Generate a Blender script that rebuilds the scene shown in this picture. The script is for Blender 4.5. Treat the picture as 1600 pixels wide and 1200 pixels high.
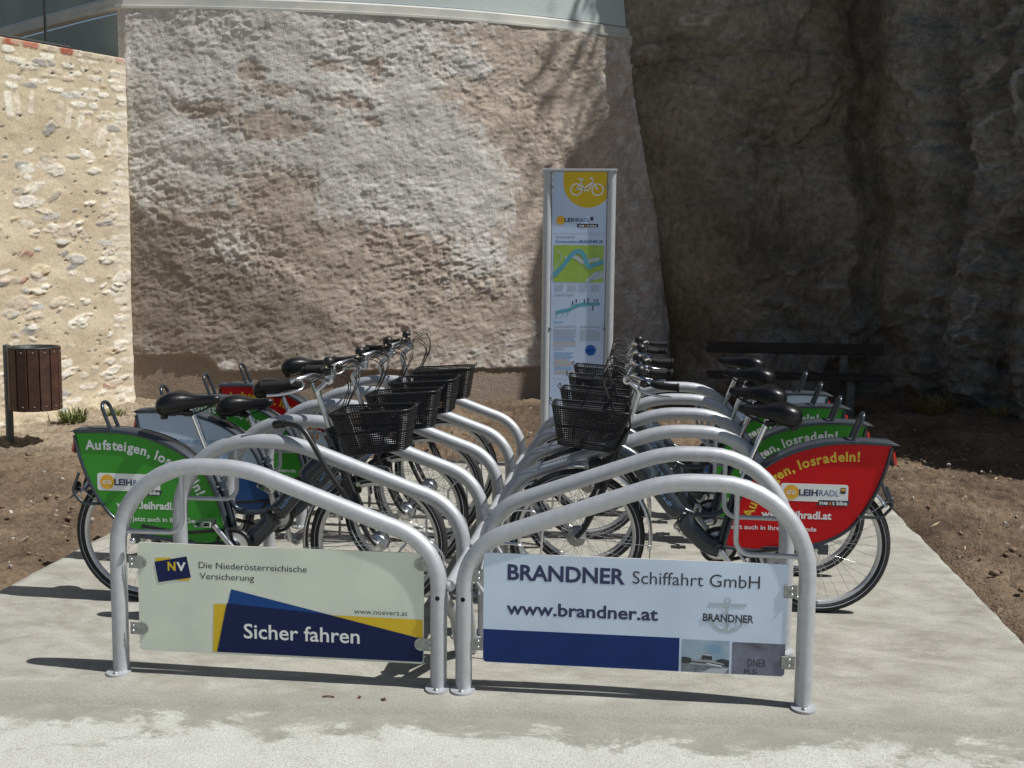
import bpy, math, random
import numpy as np
from mathutils import Vector, Matrix
random.seed(7)
for o in list(bpy.data.objects): bpy.data.objects.remove(o)
scn = bpy.context.scene
col = scn.collection
RAD = math.radians

# ------------------------------------------------------------------ camera
F_PX, YAW, PITCH, ROLL = 1800.0, .1093, .1146, .0108
CAM = Vector((.732, -4.50, 1.782))
fwd = Vector((-math.sin(YAW)*math.cos(PITCH), math.cos(YAW)*math.cos(PITCH), -math.sin(PITCH)))
rgt = Vector((math.cos(YAW), math.sin(YAW), 0)); upv = rgt.cross(fwd)
r2 = rgt*math.cos(ROLL)+upv*math.sin(ROLL); u2 = -rgt*math.sin(ROLL)+upv*math.cos(ROLL)
cd = bpy.data.cameras.new('camera'); cam = bpy.data.objects.new('camera', cd); col.objects.link(cam)
m = Matrix((r2, u2, -fwd)).transposed().to_4x4(); m.translation = CAM
cam.matrix_world = m
cd.sensor_width = 36; cd.sensor_fit = 'HORIZONTAL'; cd.lens = F_PX/1600*36
cd.clip_start = .05; cd.clip_end = 1000
scn.camera = cam

# ------------------------------------------------------------------ light
SUN_EL, SUN_AZ = RAD(56.5), RAD(-7.5)          # azimuth from +X towards +Y
sdir = Vector((math.cos(SUN_EL)*math.cos(SUN_AZ), math.cos(SUN_EL)*math.sin(SUN_AZ), math.sin(SUN_EL)))
w = bpy.data.worlds.new('World'); scn.world = w; w.use_nodes = True
nt = w.node_tree; bg = nt.nodes['Background']
sky = nt.nodes.new('ShaderNodeTexSky'); sky.sky_type = 'NISHITA'; sky.sun_disc = False
sky.sun_elevation = SUN_EL; sky.sun_rotation = math.atan2(sdir.x, sdir.y)
sky.air_density = 1.0; sky.dust_density = 1.6; sky.ozone_density = 1.0
nt.links.new(sky.outputs[0], bg.inputs[0]); bg.inputs[1].default_value = .052
sl = bpy.data.lights.new('sun', 'SUN'); sl.energy = 5.0; sl.angle = RAD(.5); sl.color = (1, .985, .945)
so = bpy.data.objects.new('sun', sl); col.objects.link(so)
so.rotation_euler = sdir.to_track_quat('Z', 'Y').to_euler()
so.location = (20, -3, 30)
scn.view_settings.view_transform = 'Standard'; scn.view_settings.look = 'None'
scn.view_settings.exposure = .06; scn.view_settings.gamma = 1

# ------------------------------------------------------------------ materials
def mat(name, base, rough=.5, metal=0., var=0., vscale=8., base2=None, bump=0., bscale=60., spec=.5, detail=4., coat=0.):
    mt = bpy.data.materials.new(name); mt.use_nodes = True
    n = mt.node_tree; b = n.nodes['Principled BSDF']
    b.inputs['Base Color'].default_value = (*base, 1); b.inputs['Roughness'].default_value = rough
    b.inputs['Metallic'].default_value = metal; b.inputs['Specular IOR Level'].default_value = spec
    if coat: b.inputs['Coat Weight'].default_value = coat; b.inputs['Coat Roughness'].default_value = .08
    tc = n.nodes.new('ShaderNodeTexCoord')
    if var or base2:
        nz = n.nodes.new('ShaderNodeTexNoise'); nz.inputs['Scale'].default_value = vscale; nz.inputs['Detail'].default_value = detail
        n.links.new(tc.outputs['Object'], nz.inputs['Vector'])
        rp = n.nodes.new('ShaderNodeValToRGB'); n.links.new(nz.outputs['Fac'], rp.inputs[0])
        c2 = base2 or tuple(min(1, c*(1+var)) for c in base); c1 = base if base2 else tuple(c*(1-var) for c in base)
        rp.color_ramp.elements[0].position = .35; rp.color_ramp.elements[1].position = .65
        rp.color_ramp.elements[0].color = (*c1, 1); rp.color_ramp.elements[1].color = (*c2, 1)
        n.links.new(rp.outputs[0], b.inputs['Base Color'])
    if bump:
        n2 = n.nodes.new('ShaderNodeTexNoise'); n2.inputs['Scale'].default_value = bscale; n2.inputs['Detail'].default_value = 5
        n.links.new(tc.outputs['Object'], n2.inputs['Vector'])
        bp = n.nodes.new('ShaderNodeBump'); bp.inputs['Strength'].default_value = bump; bp.inputs['Distance'].default_value = .01
        n.links.new(n2.outputs['Fac'], bp.inputs['Height']); n.links.new(bp.outputs[0], b.inputs['Normal'])
    return mt

def attr_mat(name, rough=.9, bump=.5, bscale=90., bdist=.01, var=.25, vscale=40., spec=.25):
    """colour comes from the mesh's 'Col' attribute (pigment of stones, plaster, soil) times a fine noise"""
    mt = bpy.data.materials.new(name); mt.use_nodes = True
    n = mt.node_tree; b = n.nodes['Principled BSDF']
    b.inputs['Roughness'].default_value = rough; b.inputs['Specular IOR Level'].default_value = spec
    at = n.nodes.new('ShaderNodeAttribute'); at.attribute_name = 'Col'
    tc = n.nodes.new('ShaderNodeTexCoord')
    nz = n.nodes.new('ShaderNodeTexNoise'); nz.inputs['Scale'].default_value = vscale; nz.inputs['Detail'].default_value = 6
    n.links.new(tc.outputs['Object'], nz.inputs['Vector'])
    mr = n.nodes.new('ShaderNodeMapRange'); mr.inputs[1].default_value = .3; mr.inputs[2].default_value = .7
    mr.inputs[3].default_value = 1-var; mr.inputs[4].default_value = 1+var
    n.links.new(nz.outputs['Fac'], mr.inputs[0])
    vm = n.nodes.new('ShaderNodeVectorMath'); vm.operation = 'SCALE'
    n.links.new(at.outputs['Color'], vm.inputs[0]); n.links.new(mr.outputs[0], vm.inputs['Scale'])
    n.links.new(vm.outputs[0], b.inputs['Base Color'])
    n2 = n.nodes.new('ShaderNodeTexNoise'); n2.inputs['Scale'].default_value = bscale; n2.inputs['Detail'].default_value = 6
    n.links.new(tc.outputs['Object'], n2.inputs['Vector'])
    bp = n.nodes.new('ShaderNodeBump'); bp.inputs['Strength'].default_value = bump; bp.inputs['Distance'].default_value = bdist
    n.links.new(n2.outputs['Fac'], bp.inputs['Height']); n.links.new(bp.outputs[0], b.inputs['Normal'])
    return mt

M = {}
M['rim'] = mat('rim_grey', (.60, .60, .60), .35, .45, var=.05, vscale=20)
M['rack'] = mat('silver_powder_coat', (.46, .475, .50), .50, .42, var=.05, vscale=30, bump=.05, bscale=900)
M['column_board'] = mat('column_board', (.52, .64, .84), .5, var=.03, vscale=4, spec=.25)
M['zinc'] = mat('zinc', (.30, .315, .30), .5, .7, var=.15, vscale=60)
M['chrome'] = mat('chrome', (.75, .76, .78), .16, 1.)
M['alu'] = mat('brushed_aluminium', (.62, .63, .65), .28, 1., var=.08, vscale=50)
M['black'] = mat('black_plastic', (.012, .012, .013), .42, var=.2, vscale=40)
M['grip'] = mat('grip_rubber', (.008, .008, .008), .75, spec=.3)
M['saddle'] = mat('black_vinyl', (.006, .006, .007), .34, bump=.06, bscale=500, spec=.4)
M['rubber'] = mat('tyre_rubber', (.016, .016, .017), .65, var=.25, vscale=50, bump=.15, bscale=300)
M['frame'] = mat('slate_blue_paint', (.030, .040, .052), .28, .25, var=.06, vscale=20, coat=.4)
M['cover'] = mat('slate_plastic', (.045, .052, .062), .35, var=.1, vscale=15)
M['wire'] = mat('black_wire', (.011, .011, .012), .4)
M['cable'] = mat('cable_sheath', (.012, .012, .013), .4)
M['hole'] = mat('dark_hole', (.006, .006, .006), .9)
M['white'] = mat('white_print', (.62, .73, .88), .5, var=.07, vscale=3, spec=.25)
M['cream'] = mat('cream_print', (.70, .75, .64), .5, var=.07, vscale=3, spec=.25)
M['board_edge'] = mat('board_edge', (.55, .50, .42), .6)
M['navy'] = mat('navy_print', (.006, .030, .155), .5, var=.05, vscale=5, spec=.25)
M['navy_dark'] = mat('dark_navy_print', (.004, .012, .075), .5, spec=.25)
M['mid_blue'] = mat('mid_blue_print', (.006, .060, .25), .5, spec=.25)
M['yellow'] = mat('yellow_print', (.70, .49, .03), .5, var=.03, vscale=5, spec=.25)
M['ink'] = mat('dark_ink', (.03, .035, .05), .4)
M['navy_ink'] = mat('navy_ink', (.014, .025, .10), .4)
M['pale_ink'] = mat('pale_blue_grey_ink', (.42, .49, .54), .4)
M['green'] = mat('green_sheet', (.045, .30, .028), .45, var=.05, vscale=5, spec=.25)
M['red'] = mat('red_sheet', (.56, .006, .010), .45, var=.05, vscale=5, spec=.2)
M['blue_sheet'] = mat('blue_sheet', (.012, .075, .26), .35)
M['white_ink'] = mat('white_ink', (.80, .82, .82), .4)
M['yellow_ink'] = mat('yellow_ink', (.74, .50, .03), .4)
M['orange'] = mat('orange_disc', (.80, .42, .02), .4)
M['orange_ink'] = mat('orange_ink', (.75, .22, .03), .4)
M['lens'] = mat('red_lens', (.45, .015, .01), .15, coat=.5)
M['lens_orange'] = mat('orange_reflector', (.60, .09, .01), .2, coat=.5)
M['map_green'] = mat('map_green', (.28, .46, .06), .4, base2=(.36, .52, .10), vscale=12)
M['map_blue'] = mat('map_blue', (.10, .36, .46), .4)
M['map_grey'] = mat('map_grey', (.48, .52, .58), .4)
M['text_grey'] = mat('text_grey', (.36, .40, .46), .5)
M['text_blue'] = mat('text_blue', (.25, .42, .66), .5)
M['text_tan'] = mat('text_tan', (.55, .46, .38), .5)
M['badge_blue'] = mat('badge_blue', (.015, .11, .45), .4)
M['sky_photo'] = mat('printed_sky', (.20, .34, .50), .4, base2=(.36, .46, .55), vscale=14)
M['dark_photo'] = mat('printed_dark', (.03, .035, .04), .4)
M['ship_photo'] = mat('printed_ship', (.34, .38, .42), .4)
M['water_photo'] = mat('printed_water', (.10, .13, .16), .4, base2=(.26, .30, .33), vscale=40)
M['plaque_photo'] = mat('printed_plaque', (.085, .085, .11), .4, base2=(.22, .24, .33), vscale=9)
M['wood'] = mat('brown_slats', (.042, .017, .011), .6, base2=(.068, .029, .018), vscale=14, bump=.2, bscale=120)
M['bench_wood'] = mat('bench_planks', (.022, .016, .012), .7, var=.3, vscale=12, bump=.2, bscale=80)
M['bench_stone'] = mat('bench_concrete', (.11, .11, .105), .8, var=.2, vscale=15)
M['pole'] = mat('grey_pole', (.10, .12, .13), .4, .3, var=.1, vscale=20)
M['gun'] = mat('dark_steel', (.03, .035, .035), .5, .3)
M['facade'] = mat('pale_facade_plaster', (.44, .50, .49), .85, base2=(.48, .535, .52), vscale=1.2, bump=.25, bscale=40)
M['facade_shaded'] = mat('shaded_facade_plaster', (.20, .25, .25), .85, base2=(.25, .30, .29), vscale=2.0, bump=.15, bscale=40)  # facade plaster darkened: shade of the left return put into its colour
M['cornice'] = mat('cornice_stone', (.42, .43, .41), .8, base2=(.55, .54, .48), vscale=3, bump=.2, bscale=60)
M['leaf'] = mat('leaf', (.05, .09, .025), .6, base2=(.09, .14, .04), vscale=3)
M['weed'] = mat('weed_green', (.09, .13, .03), .7, base2=(.17, .18, .05), vscale=20)
M['dry_grass'] = mat('dry_grass', (.24, .18, .06), .8, base2=(.15, .14, .05), vscale=20)
M['bark'] = mat('bark', (.08, .06, .045), .9, var=.3, vscale=20, bump=.4, bscale=40)
M['straw'] = mat('straw', (.42, .34, .20), .9, var=.2, vscale=20)
M['pebble'] = mat('pebble', (.38, .35, .30), .9, var=.3, vscale=9)
M['twig'] = mat('twig', (.16, .07, .04), .8, var=.3, vscale=40)
M['attr_plaster'] = attr_mat('rough_plaster', .92, .9, 95, .012, .17, 60)
M['attr_stone'] = attr_mat('stone_masonry', .9, .5, 80, .008, .18, 60)
M['attr_rock'] = attr_mat('rock', .9, .9, 30, .03, .30, 14)
M['attr_soil'] = attr_mat('soil', .97, .9, 60, .02, .30, 30)

def concrete_mat(name, kind):
    mt = bpy.data.materials.new(name); mt.use_nodes = True
    n = mt.node_tree; L = n.links; b = n.nodes['Principled BSDF']; b.inputs['Roughness'].default_value = .9
    b.inputs['Specular IOR Level'].default_value = .2
    tc = n.nodes.new('ShaderNodeTexCoord')
    def noise(scale, detail=6, rough=.6, stretch=None, dist=0.):
        z = n.nodes.new('ShaderNodeTexNoise'); z.inputs['Scale'].default_value = scale; z.inputs['Detail'].default_value = detail
        z.inputs['Roughness'].default_value = rough; z.inputs['Distortion'].default_value = dist
        if stretch:
            mp = n.nodes.new('ShaderNodeMapping'); mp.inputs['Scale'].default_value = stretch
            L.new(tc.outputs['Object'], mp.inputs[0]); L.new(mp.outputs[0], z.inputs['Vector'])
        else: L.new(tc.outputs['Object'], z.inputs['Vector'])
        return z.outputs['Fac']
    def ramp(x, p0, c0, p1, c1):
        r = n.nodes.new('ShaderNodeValToRGB'); e = r.color_ramp.elements
        e[0].position = p0; e[0].color = (*c0, 1); e[1].position = p1; e[1].color = (*c1, 1)
        L.new(x, r.inputs[0]); return r.outputs[0]
    def mix(fac, a, c, mode='MIX'):
        q = n.nodes.new('ShaderNodeMix'); q.data_type = 'RGBA'; q.blend_type = mode
        if isinstance(fac, float): q.inputs[0].default_value = fac
        else: L.new(fac, q.inputs[0])
        L.new(a, q.inputs[6]) if not isinstance(a, tuple) else setattr(q.inputs[6], 'default_value', (*a, 1))
        L.new(c, q.inputs[7]) if not isinstance(c, tuple) else setattr(q.inputs[7], 'default_value', (*c, 1))
        return q.outputs[2]
    if kind == 'slab':
        c = ramp(noise(2.6, 10, .74, (1, 1.6, 1), .4), .34, (.235, .226, .19), .62, (.445, .435, .385))
        c = mix(ramp(noise(7, 5, .6, (1, 1.5, 1)), .55, (0, 0, 0), .75, (.5, .5, .5)), c, (.48, .475, .43))
        # tread dirt that has settled along the rounded front edge
        sp = n.nodes.new('ShaderNodeSeparateXYZ'); L.new(tc.outputs['Object'], sp.inputs[0])
        m1 = n.nodes.new('ShaderNodeMath'); m1.operation = 'MULTIPLY_ADD'; L.new(sp.outputs['X'], m1.inputs[0]); m1.inputs[1].default_value = -.055; L.new(sp.outputs['Y'], m1.inputs[2])
        m2 = n.nodes.new('ShaderNodeMath'); m2.operation = 'MULTIPLY_ADD'; L.new(noise(3.5, 8, .7), m2.inputs[0]); m2.inputs[1].default_value = .34; L.new(m1.outputs[0], m2.inputs[2])
        c = mix(ramp(m2.outputs[0], -.07, (.75, .75, .75), .12, (0, 0, 0)), c, (.29, .285, .245))
    else:
        sp = n.nodes.new('ShaderNodeSeparateXYZ'); L.new(tc.outputs['Object'], sp.inputs[0])
        nz = noise(2.3, 10, .74, (1, 1.4, 1), .3)
        ad = n.nodes.new('ShaderNodeMath'); ad.operation = 'MULTIPLY_ADD'; L.new(nz, ad.inputs[0]); ad.inputs[1].default_value = 1.5
        # stain hugs the slab edge: an old spill line, so it follows y (and the slab's slant)
        m1 = n.nodes.new('ShaderNodeMath'); m1.operation = 'MULTIPLY_ADD'; L.new(sp.outputs['X'], m1.inputs[0]); m1.inputs[1].default_value = -.045
        L.new(sp.outputs['Y'], m1.inputs[2])
        m2 = n.nodes.new('ShaderNodeMath'); m2.operation = 'ADD'; L.new(m1.outputs[0], m2.inputs[0]); m2.inputs[1].default_value = -.28; L.new(m2.outputs[0], ad.inputs[2])
        c = ramp(ad.outputs[0], -.46, (.55, .565, .525), .12, (.255, .25, .21))
        c = mix(ramp(noise(6, 8, .75), .40, (0, 0, 0), .75, (.75, .75, .75)), c, (.40, .40, .355))
    c = mix(ramp(noise(130, 3, .7), .30, (.75, .75, .75), .6, (0, 0, 0)), c, (.20, .185, .16))
    L.new(c, b.inputs['Base Color'])
    bp = n.nodes.new('ShaderNodeBump'); bp.inputs['Strength'].default_value = .45; bp.inputs['Distance'].default_value = .006
    L.new(noise(70, 8, .7), bp.inputs['Height']); L.new(bp.outputs[0], b.inputs['Normal'])
    return mt
M['slab'] = concrete_mat('slab_concrete', 'slab'); M['apron'] = concrete_mat('apron_concrete', 'apron')

# ------------------------------------------------------------------ mesh helpers
def tag(o, label=None, cat=None, group=None, kind=None):
    for k, v in (('label', label), ('category', cat), ('group', group), ('kind', kind)):
        if v: o[k] = v
    return o

def empty(name, loc=(0, 0, 0), rz=0., **k):
    o = bpy.data.objects.new(name, None); col.objects.link(o); o.location = loc; o.rotation_euler = (0, 0, rz)
    o.empty_display_size = .1
    return tag(o, **k)

class MB:
    def __init__(s): s.v = []; s.f = []; s.mi = []; s.sm = []; s.mats = []
    def mid(s, m):
        m = M[m] if isinstance(m, str) else m
        if m not in s.mats: s.mats.append(m)
        return s.mats.index(m)
    def add(s, vs, fs, m, smooth=False):
        b = len(s.v); s.v += [tuple(v) for v in vs]; k = s.mid(m)
        for f in fs: s.f.append(tuple(i+b for i in f)); s.mi.append(k); s.sm.append(smooth)
    def box(s, c, d, m, rot=None, bev=0.):
        x, y, z = (q/2 for q in d)
        if bev:
            b = bev; vs = []; 
            for sx in (-1, 1):
                for sy in (-1, 1):
                    for sz in (-1, 1):
                        vs += [(sx*(x-b), sy*(y-b), sz*z), (sx*(x-b), sy*y, sz*(z-b)), (sx*x, sy*(y-b), sz*(z-b))]
            idx = lambda sx, sy, sz, k: (((sx+1)//2)*4+((sy+1)//2)*2+(sz+1)//2)*3+k
            fs = []
            for a in (-1, 1):
                fs.append([idx(-1, -1, a, 0), idx(1, -1, a, 0), idx(1, 1, a, 0), idx(-1, 1, a, 0)][::a])
                fs.append([idx(-1, a, -1, 1), idx(1, a, -1, 1), idx(1, a, 1, 1), idx(-1, a, 1, 1)][::-a])
                fs.append([idx(a, -1, -1, 2), idx(a, 1, -1, 2), idx(a, 1, 1, 2), idx(a, -1, 1, 2)][::a])
                for c2 in (-1, 1):
                    fs.append([idx(-1, a, c2, 0), idx(1, a, c2, 0), idx(1, a, c2, 1), idx(-1, a, c2, 1)])
                    fs.append([idx(a, -1, c2, 0), idx(a, 1, c2, 0), idx(a, 1, c2, 2), idx(a, -1, c2, 2)])
                    fs.append([idx(a, c2, -1, 1), idx(a, c2, 1, 1), idx(a, c2, 1, 2), idx(a, c2, -1, 2)])
                    for d3 in (-1, 1): fs.append([idx(a, c2, d3, k) for k in range(3)])
        else:
            vs = [(sx*x, sy*y, sz*z) for sx in (-1, 1) for sy in (-1, 1) for sz in (-1, 1)]
            fs = [(0, 1, 3, 2), (4, 6, 7, 5), (0, 4, 5, 1), (2, 3, 7, 6), (0, 2, 6, 4), (1, 5, 7, 3)]
        R = rot or Matrix.Identity(3); c = Vector(c)
        s.add([R @ Vector(v)+c for v in vs], fs, m)
    def tube(s, path, r, m, n=10, closed=False, caps=True, ry=None, ref=None):
        P = [Vector(p) for p in path]; k = len(P)
        rs = r if isinstance(r, (list, tuple)) else [r]*k
        T = []
        for i in range(k):
            a = P[(i-1) % k] if (closed or i > 0) else P[i]; b = P[(i+1) % k] if (closed or i < k-1) else P[i]
            T.append((b-a).normalized())
        t0 = T[0]; nn = Vector(ref) if ref else (Vector((0, 0, 1)) if abs(t0.z) < .9 else Vector((1, 0, 0)))
        nn = (nn-t0*nn.dot(t0)).normalized(); vs = []
        for i in range(k):
            if ref: nn = Vector(ref)
            nn = (nn-T[i]*nn.dot(T[i])).normalized(); bb = T[i].cross(nn)
            q = (ry/r if ry and not isinstance(r, (list, tuple)) else 1.)
            for j in range(n):
                a = 2*math.pi*j/n
                vs.append(P[i]+nn*(rs[i]*math.cos(a))+bb*(rs[i]*q*math.sin(a)))
        fs = []
        for i in range(k if closed else k-1):
            i2 = (i+1) % k
            for j in range(n):
                j2 = (j+1) % n; fs.append((i*n+j, i*n+j2, i2*n+j2, i2*n+j))
        s.add(vs, fs, m, True)
        if caps and not closed:
            s.add([vs[j] for j in range(n)], [tuple(range(n))[::-1]], m); s.add([vs[(k-1)*n+j] for j in range(n)], [tuple(range(n))], m)
    def bar(s, a, b, r, m, n=8): s.tube([a, b], r, m, n)
    def ring(s, c, R, r, m, axis='y', n=40, k=8, a0=0., a1=2*math.pi, ry=None):
        full = abs(a1-a0-2*math.pi) < 1e-6; cnt = n if full else n+1; pts = []
        for i in range(cnt):
            a = a0+(a1-a0)*i/n; x, y = R*math.cos(a), R*math.sin(a)
            pts.append(Vector(c)+{'y': Vector((x, 0, y)), 'z': Vector((x, y, 0)), 'x': Vector((0, x, y))}[axis])
        s.tube(pts, r, m, k, closed=full, ry=ry, ref={'y': (0, 1, 0), 'z': (0, 0, 1), 'x': (1, 0, 0)}[axis])
    def lathe(s, prof, c, m, axis='y', n=24, ang=None):
        """prof = [(radius, height)] revolved about axis through c"""
        vs = []; k = len(prof)
        for i in range(n):
            a = 2*math.pi*i/n
            for r, h in prof:
                x, y = r*math.cos(a), r*math.sin(a)
                vs.append(Vector(c)+(Vector((x, h, y)) if axis == 'y' else Vector((x, y, h)) if axis == 'z' else Vector((h, x, y))))
        fs = [(i*k+j, ((i+1) % n)*k+j, ((i+1) % n)*k+j+1, i*k+j+1) for i in range(n) for j in range(k-1)]
        s.add(vs, fs, m, True)
    def flat(s, pts2, fr, m, h=0.):
        """polygon in frame fr=(origin, ex, ey); h = lift along the normal ex x ey"""
        o, ex, ey = fr; nn = ex.cross(ey)
        s.add([o+ex*p[0]+ey*p[1]+nn*h for p in pts2], [tuple(range(len(pts2)))], m)
    def prism(s, pts2, fr, h0, h1, m, mside=None):
        o, ex, ey = fr; nn = ex.cross(ey); n = len(pts2)
        V = [o+ex*p[0]+ey*p[1]+nn*h0 for p in pts2]+[o+ex*p[0]+ey*p[1]+nn*h1 for p in pts2]
        s.add(V[n:], [tuple(range(n))], m); s.add(V[:n], [tuple(range(n))[::-1]], m)
        s.add(V, [(i, (i+1) % n, n+(i+1) % n, n+i) for i in range(n)], mside or m)
    def disc(s, c2, r, fr, m, h=0., n=28, a0=0., a1=2*math.pi, ri=0.):
        A = [a0+(a1-a0)*i/n for i in range(n+1)]
        o, ex, ey = fr; nn = ex.cross(ey)
        if ri:
            vs = []
            for a in A:
                for q in (r, ri): vs.append(o+ex*(c2[0]+q*math.cos(a))+ey*(c2[1]+q*math.sin(a))+nn*h)
            s.add(vs, [(2*i, 2*i+2, 2*i+3, 2*i+1) for i in range(n)], m)
        else:
            s.flat([(c2[0]+r*math.cos(a), c2[1]+r*math.sin(a)) for a in (A[:-1] if abs(a1-a0) > 6.28 else A)], fr, m, h)
    def line2(s, pts, wd, fr, m, h=0.):
        """flat stroke of width wd"""
        n = len(pts); L = []; R = []
        for i in range(n):
            a = Vector(pts[max(0, i-1)]); b = Vector(pts[min(n-1, i+1)]); t = (b-a).normalized(); p = Vector(pts[i]); q = Vector((-t.y, t.x))*wd/2
            L.append(p+q); R.append(p-q)
        o, ex, ey = fr; nn = ex.cross(ey)
        V = [o+ex*p.x+ey*p.y+nn*h for pr in zip(L, R) for p in pr]
        s.add(V, [(2*i, 2*i+1, 2*i+3, 2*i+2) for i in range(n-1)], m)
    def build(s, name, parent=None, loc=None):
        me = bpy.data.meshes.new(name); me.from_pydata([tuple(v) for v in s.v], [], s.f)
        for m_ in s.mats: me.materials.append(m_)
        me.polygons.foreach_set('material_index', s.mi); me.polygons.foreach_set('use_smooth', s.sm); me.update()
        o = bpy.data.objects.new(name, me); col.objects.link(o)
        if parent: o.parent = parent
        if loc: o.location = loc
        return o

def fillet(pts, rad, seg=8):
    P = [Vector(p) for p in pts]; out = [P[0]]
    for i in range(1, len(P)-1):
        a = (P[i-1]-P[i]).normalized(); b = (P[i+1]-P[i]).normalized(); r = rad[i-1] if isinstance(rad, (list, tuple)) else rad
        th = a.angle(b); t = r/math.tan(th/2); c = P[i]+(a+b).normalized()*(r/math.sin(th/2))
        p0 = P[i]+a*t; p1 = P[i]+b*t; v0 = p0-c; v1 = p1-c; ang = v0.angle(v1)
        for k in range(seg+1):
            q = k/seg; out.append(c+(v0*math.sin((1-q)*ang)+v1*math.sin(q*ang))/math.sin(ang))
    out.append(P[-1]); return out

def spline(pts, n=8):
    P = [Vector(p) for p in pts]; Q = [2*P[0]-P[1]]+P+[2*P[-1]-P[-2]]; out = []
    for i in range(1, len(Q)-2):
        a, b, c, d = Q[i-1:i+3]
        for k in range(n):
            t = k/n
            out.append(.5*((2*b)+(c-a)*t+(2*a-5*b+4*c-d)*t*t+(3*b-a-3*c+d)*t**3))
    out.append(P[-1]); return out

_tc = {}
def text_raw(body, bold=0.):
    key = (body, bold)
    if key not in _tc:
        cu = bpy.data.curves.new('t', 'FONT'); cu.body = body; cu.size = 1; cu.resolution_u = 3; cu.offset = bold
        o = bpy.data.objects.new('t', cu); col.objects.link(o)
        dg = bpy.context.evaluated_depsgraph_get(); dg.update()
        me = bpy.data.meshes.new_from_object(o.evaluated_get(dg))
        V = [(v.co.x, v.co.y) for v in me.vertices]; Fc = [tuple(p.vertices) for p in me.polygons]
        bpy.data.objects.remove(o); bpy.data.curves.remove(cu); bpy.data.meshes.remove(me)
        _tc[key] = (V, Fc)
    return _tc[key]
def ext(body, bold=0.):
    V, _ = text_raw(body, bold); xs = [v[0] for v in V]; return (min(xs), max(xs)) if xs else (0, 0)
CAPH = max(v[1] for v in text_raw('H')[0])

def put_text(mb, body, x0, y0, width, caph, fr, m, h=0., bold=0., rot=0.):
    V, Fc = text_raw(body, bold); a, b = ext(body, bold)
    sx = width/(b-a) if width else caph/CAPH; sy = caph/CAPH
    ca, sa = math.cos(rot), math.sin(rot); o, ex, ey = fr; nn = ex.cross(ey); out = []
    for x, y in V:
        x, y = (x-a)*sx, y*sy
        x, y = x*ca-y*sa, x*sa+y*ca
        out.append(o+ex*(x0+x)+ey*(y0+y)+nn*h)
    mb.add(out, Fc, m)

def put_arc_text(mb, body, path, s0, caph, fr, m, h=0., bold=0., track=1., sxk=1.):
    """letters set one by one along a 2-D polyline"""
    P = [Vector(p) for p in path]; L = [0.]
    for a, b in zip(P, P[1:]): L.append(L[-1]+(b-a).length)
    def at(s):
        s = max(0, min(L[-1]-1e-6, s))
        for i in range(len(P)-1):
            if L[i+1] >= s: t = (s-L[i])/(L[i+1]-L[i]); return P[i].lerp(P[i+1], t)
    sc = caph/CAPH; dot = ext('.', bold); dw = dot[1]-dot[0]
    for i, ch in enumerate(body):
        if ch == ' ': continue
        adv = (ext(body[:i]+'.', bold)[0:2][1]-dw)*sc*track*sxk if i else 0.
        V, Fc = text_raw(ch, bold); a, b = ext(ch, bold); wd = (b-a)*sc*sxk
        s = s0+adv+wd/2
        p = at(s); t = (at(s+.012)-at(s-.012)).normalized(); up = Vector((-t.y, t.x))
        o, ex, ey = fr; nn = ex.cross(ey); out = []
        for x, y in V:
            q = p+t*((x-(a+b)/2)*sc*sxk)+up*(y*sc); out.append(o+ex*q.x+ey*q.y+nn*h)
        mb.add(out, Fc, m)

def rrect(x0, y0, x1, y1, r, n=4):
    out = []
    for cx, cy, a in ((x1-r, y0+r, -90), (x1-r, y1-r, 0), (x0+r, y1-r, 90), (x0+r, y0+r, 180)):
        for k in range(n+1): t = RAD(a+90*k/n); out.append((cx+r*math.cos(t), cy+r*math.sin(t)))
    return out

# numpy noise -------------------------------------------------------
def pnoise(x, y, seed=0):
    rs = np.random.RandomState(seed); perm = rs.permutation(256); perm = np.concatenate([perm, perm]); an = rs.rand(256)*2*np.pi
    gx, gy = np.cos(an), np.sin(an)
    xi = np.floor(x).astype(int); yi = np.floor(y).astype(int); xf = x-xi; yf = y-yi
    def g(ix, iy, dx, dy):
        k = perm[(perm[ix & 255]+iy) & 255]; return gx[k]*dx+gy[k]*dy
    u = xf**3*(xf*(xf*6-15)+10); v = yf**3*(yf*(yf*6-15)+10)
    a = g(xi, yi, xf, yf); b = g(xi+1, yi, xf-1, yf); c = g(xi, yi+1, xf, yf-1); d = g(xi+1, yi+1, xf-1, yf-1)
    return 1.5*((a*(1-u)+b*u)*(1-v)+(c*(1-u)+d*u)*v)
def fbm(x, y, oct=5, seed=0, gain=.5, ridged=False):
    t = 0; amp = 1; tot = 0
    for i in range(oct):
        q = pnoise(x*2**i+i*17.3, y*2**i-i*9.1, seed+i)
        if ridged: q = 1-2*np.abs(q)
        t = t+q*amp; tot += amp; amp *= gain
    return t/tot
def sstep(a, b, x): t = np.clip((x-a)/(b-a), 0, 1); return t*t*(3-2*t)

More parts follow.
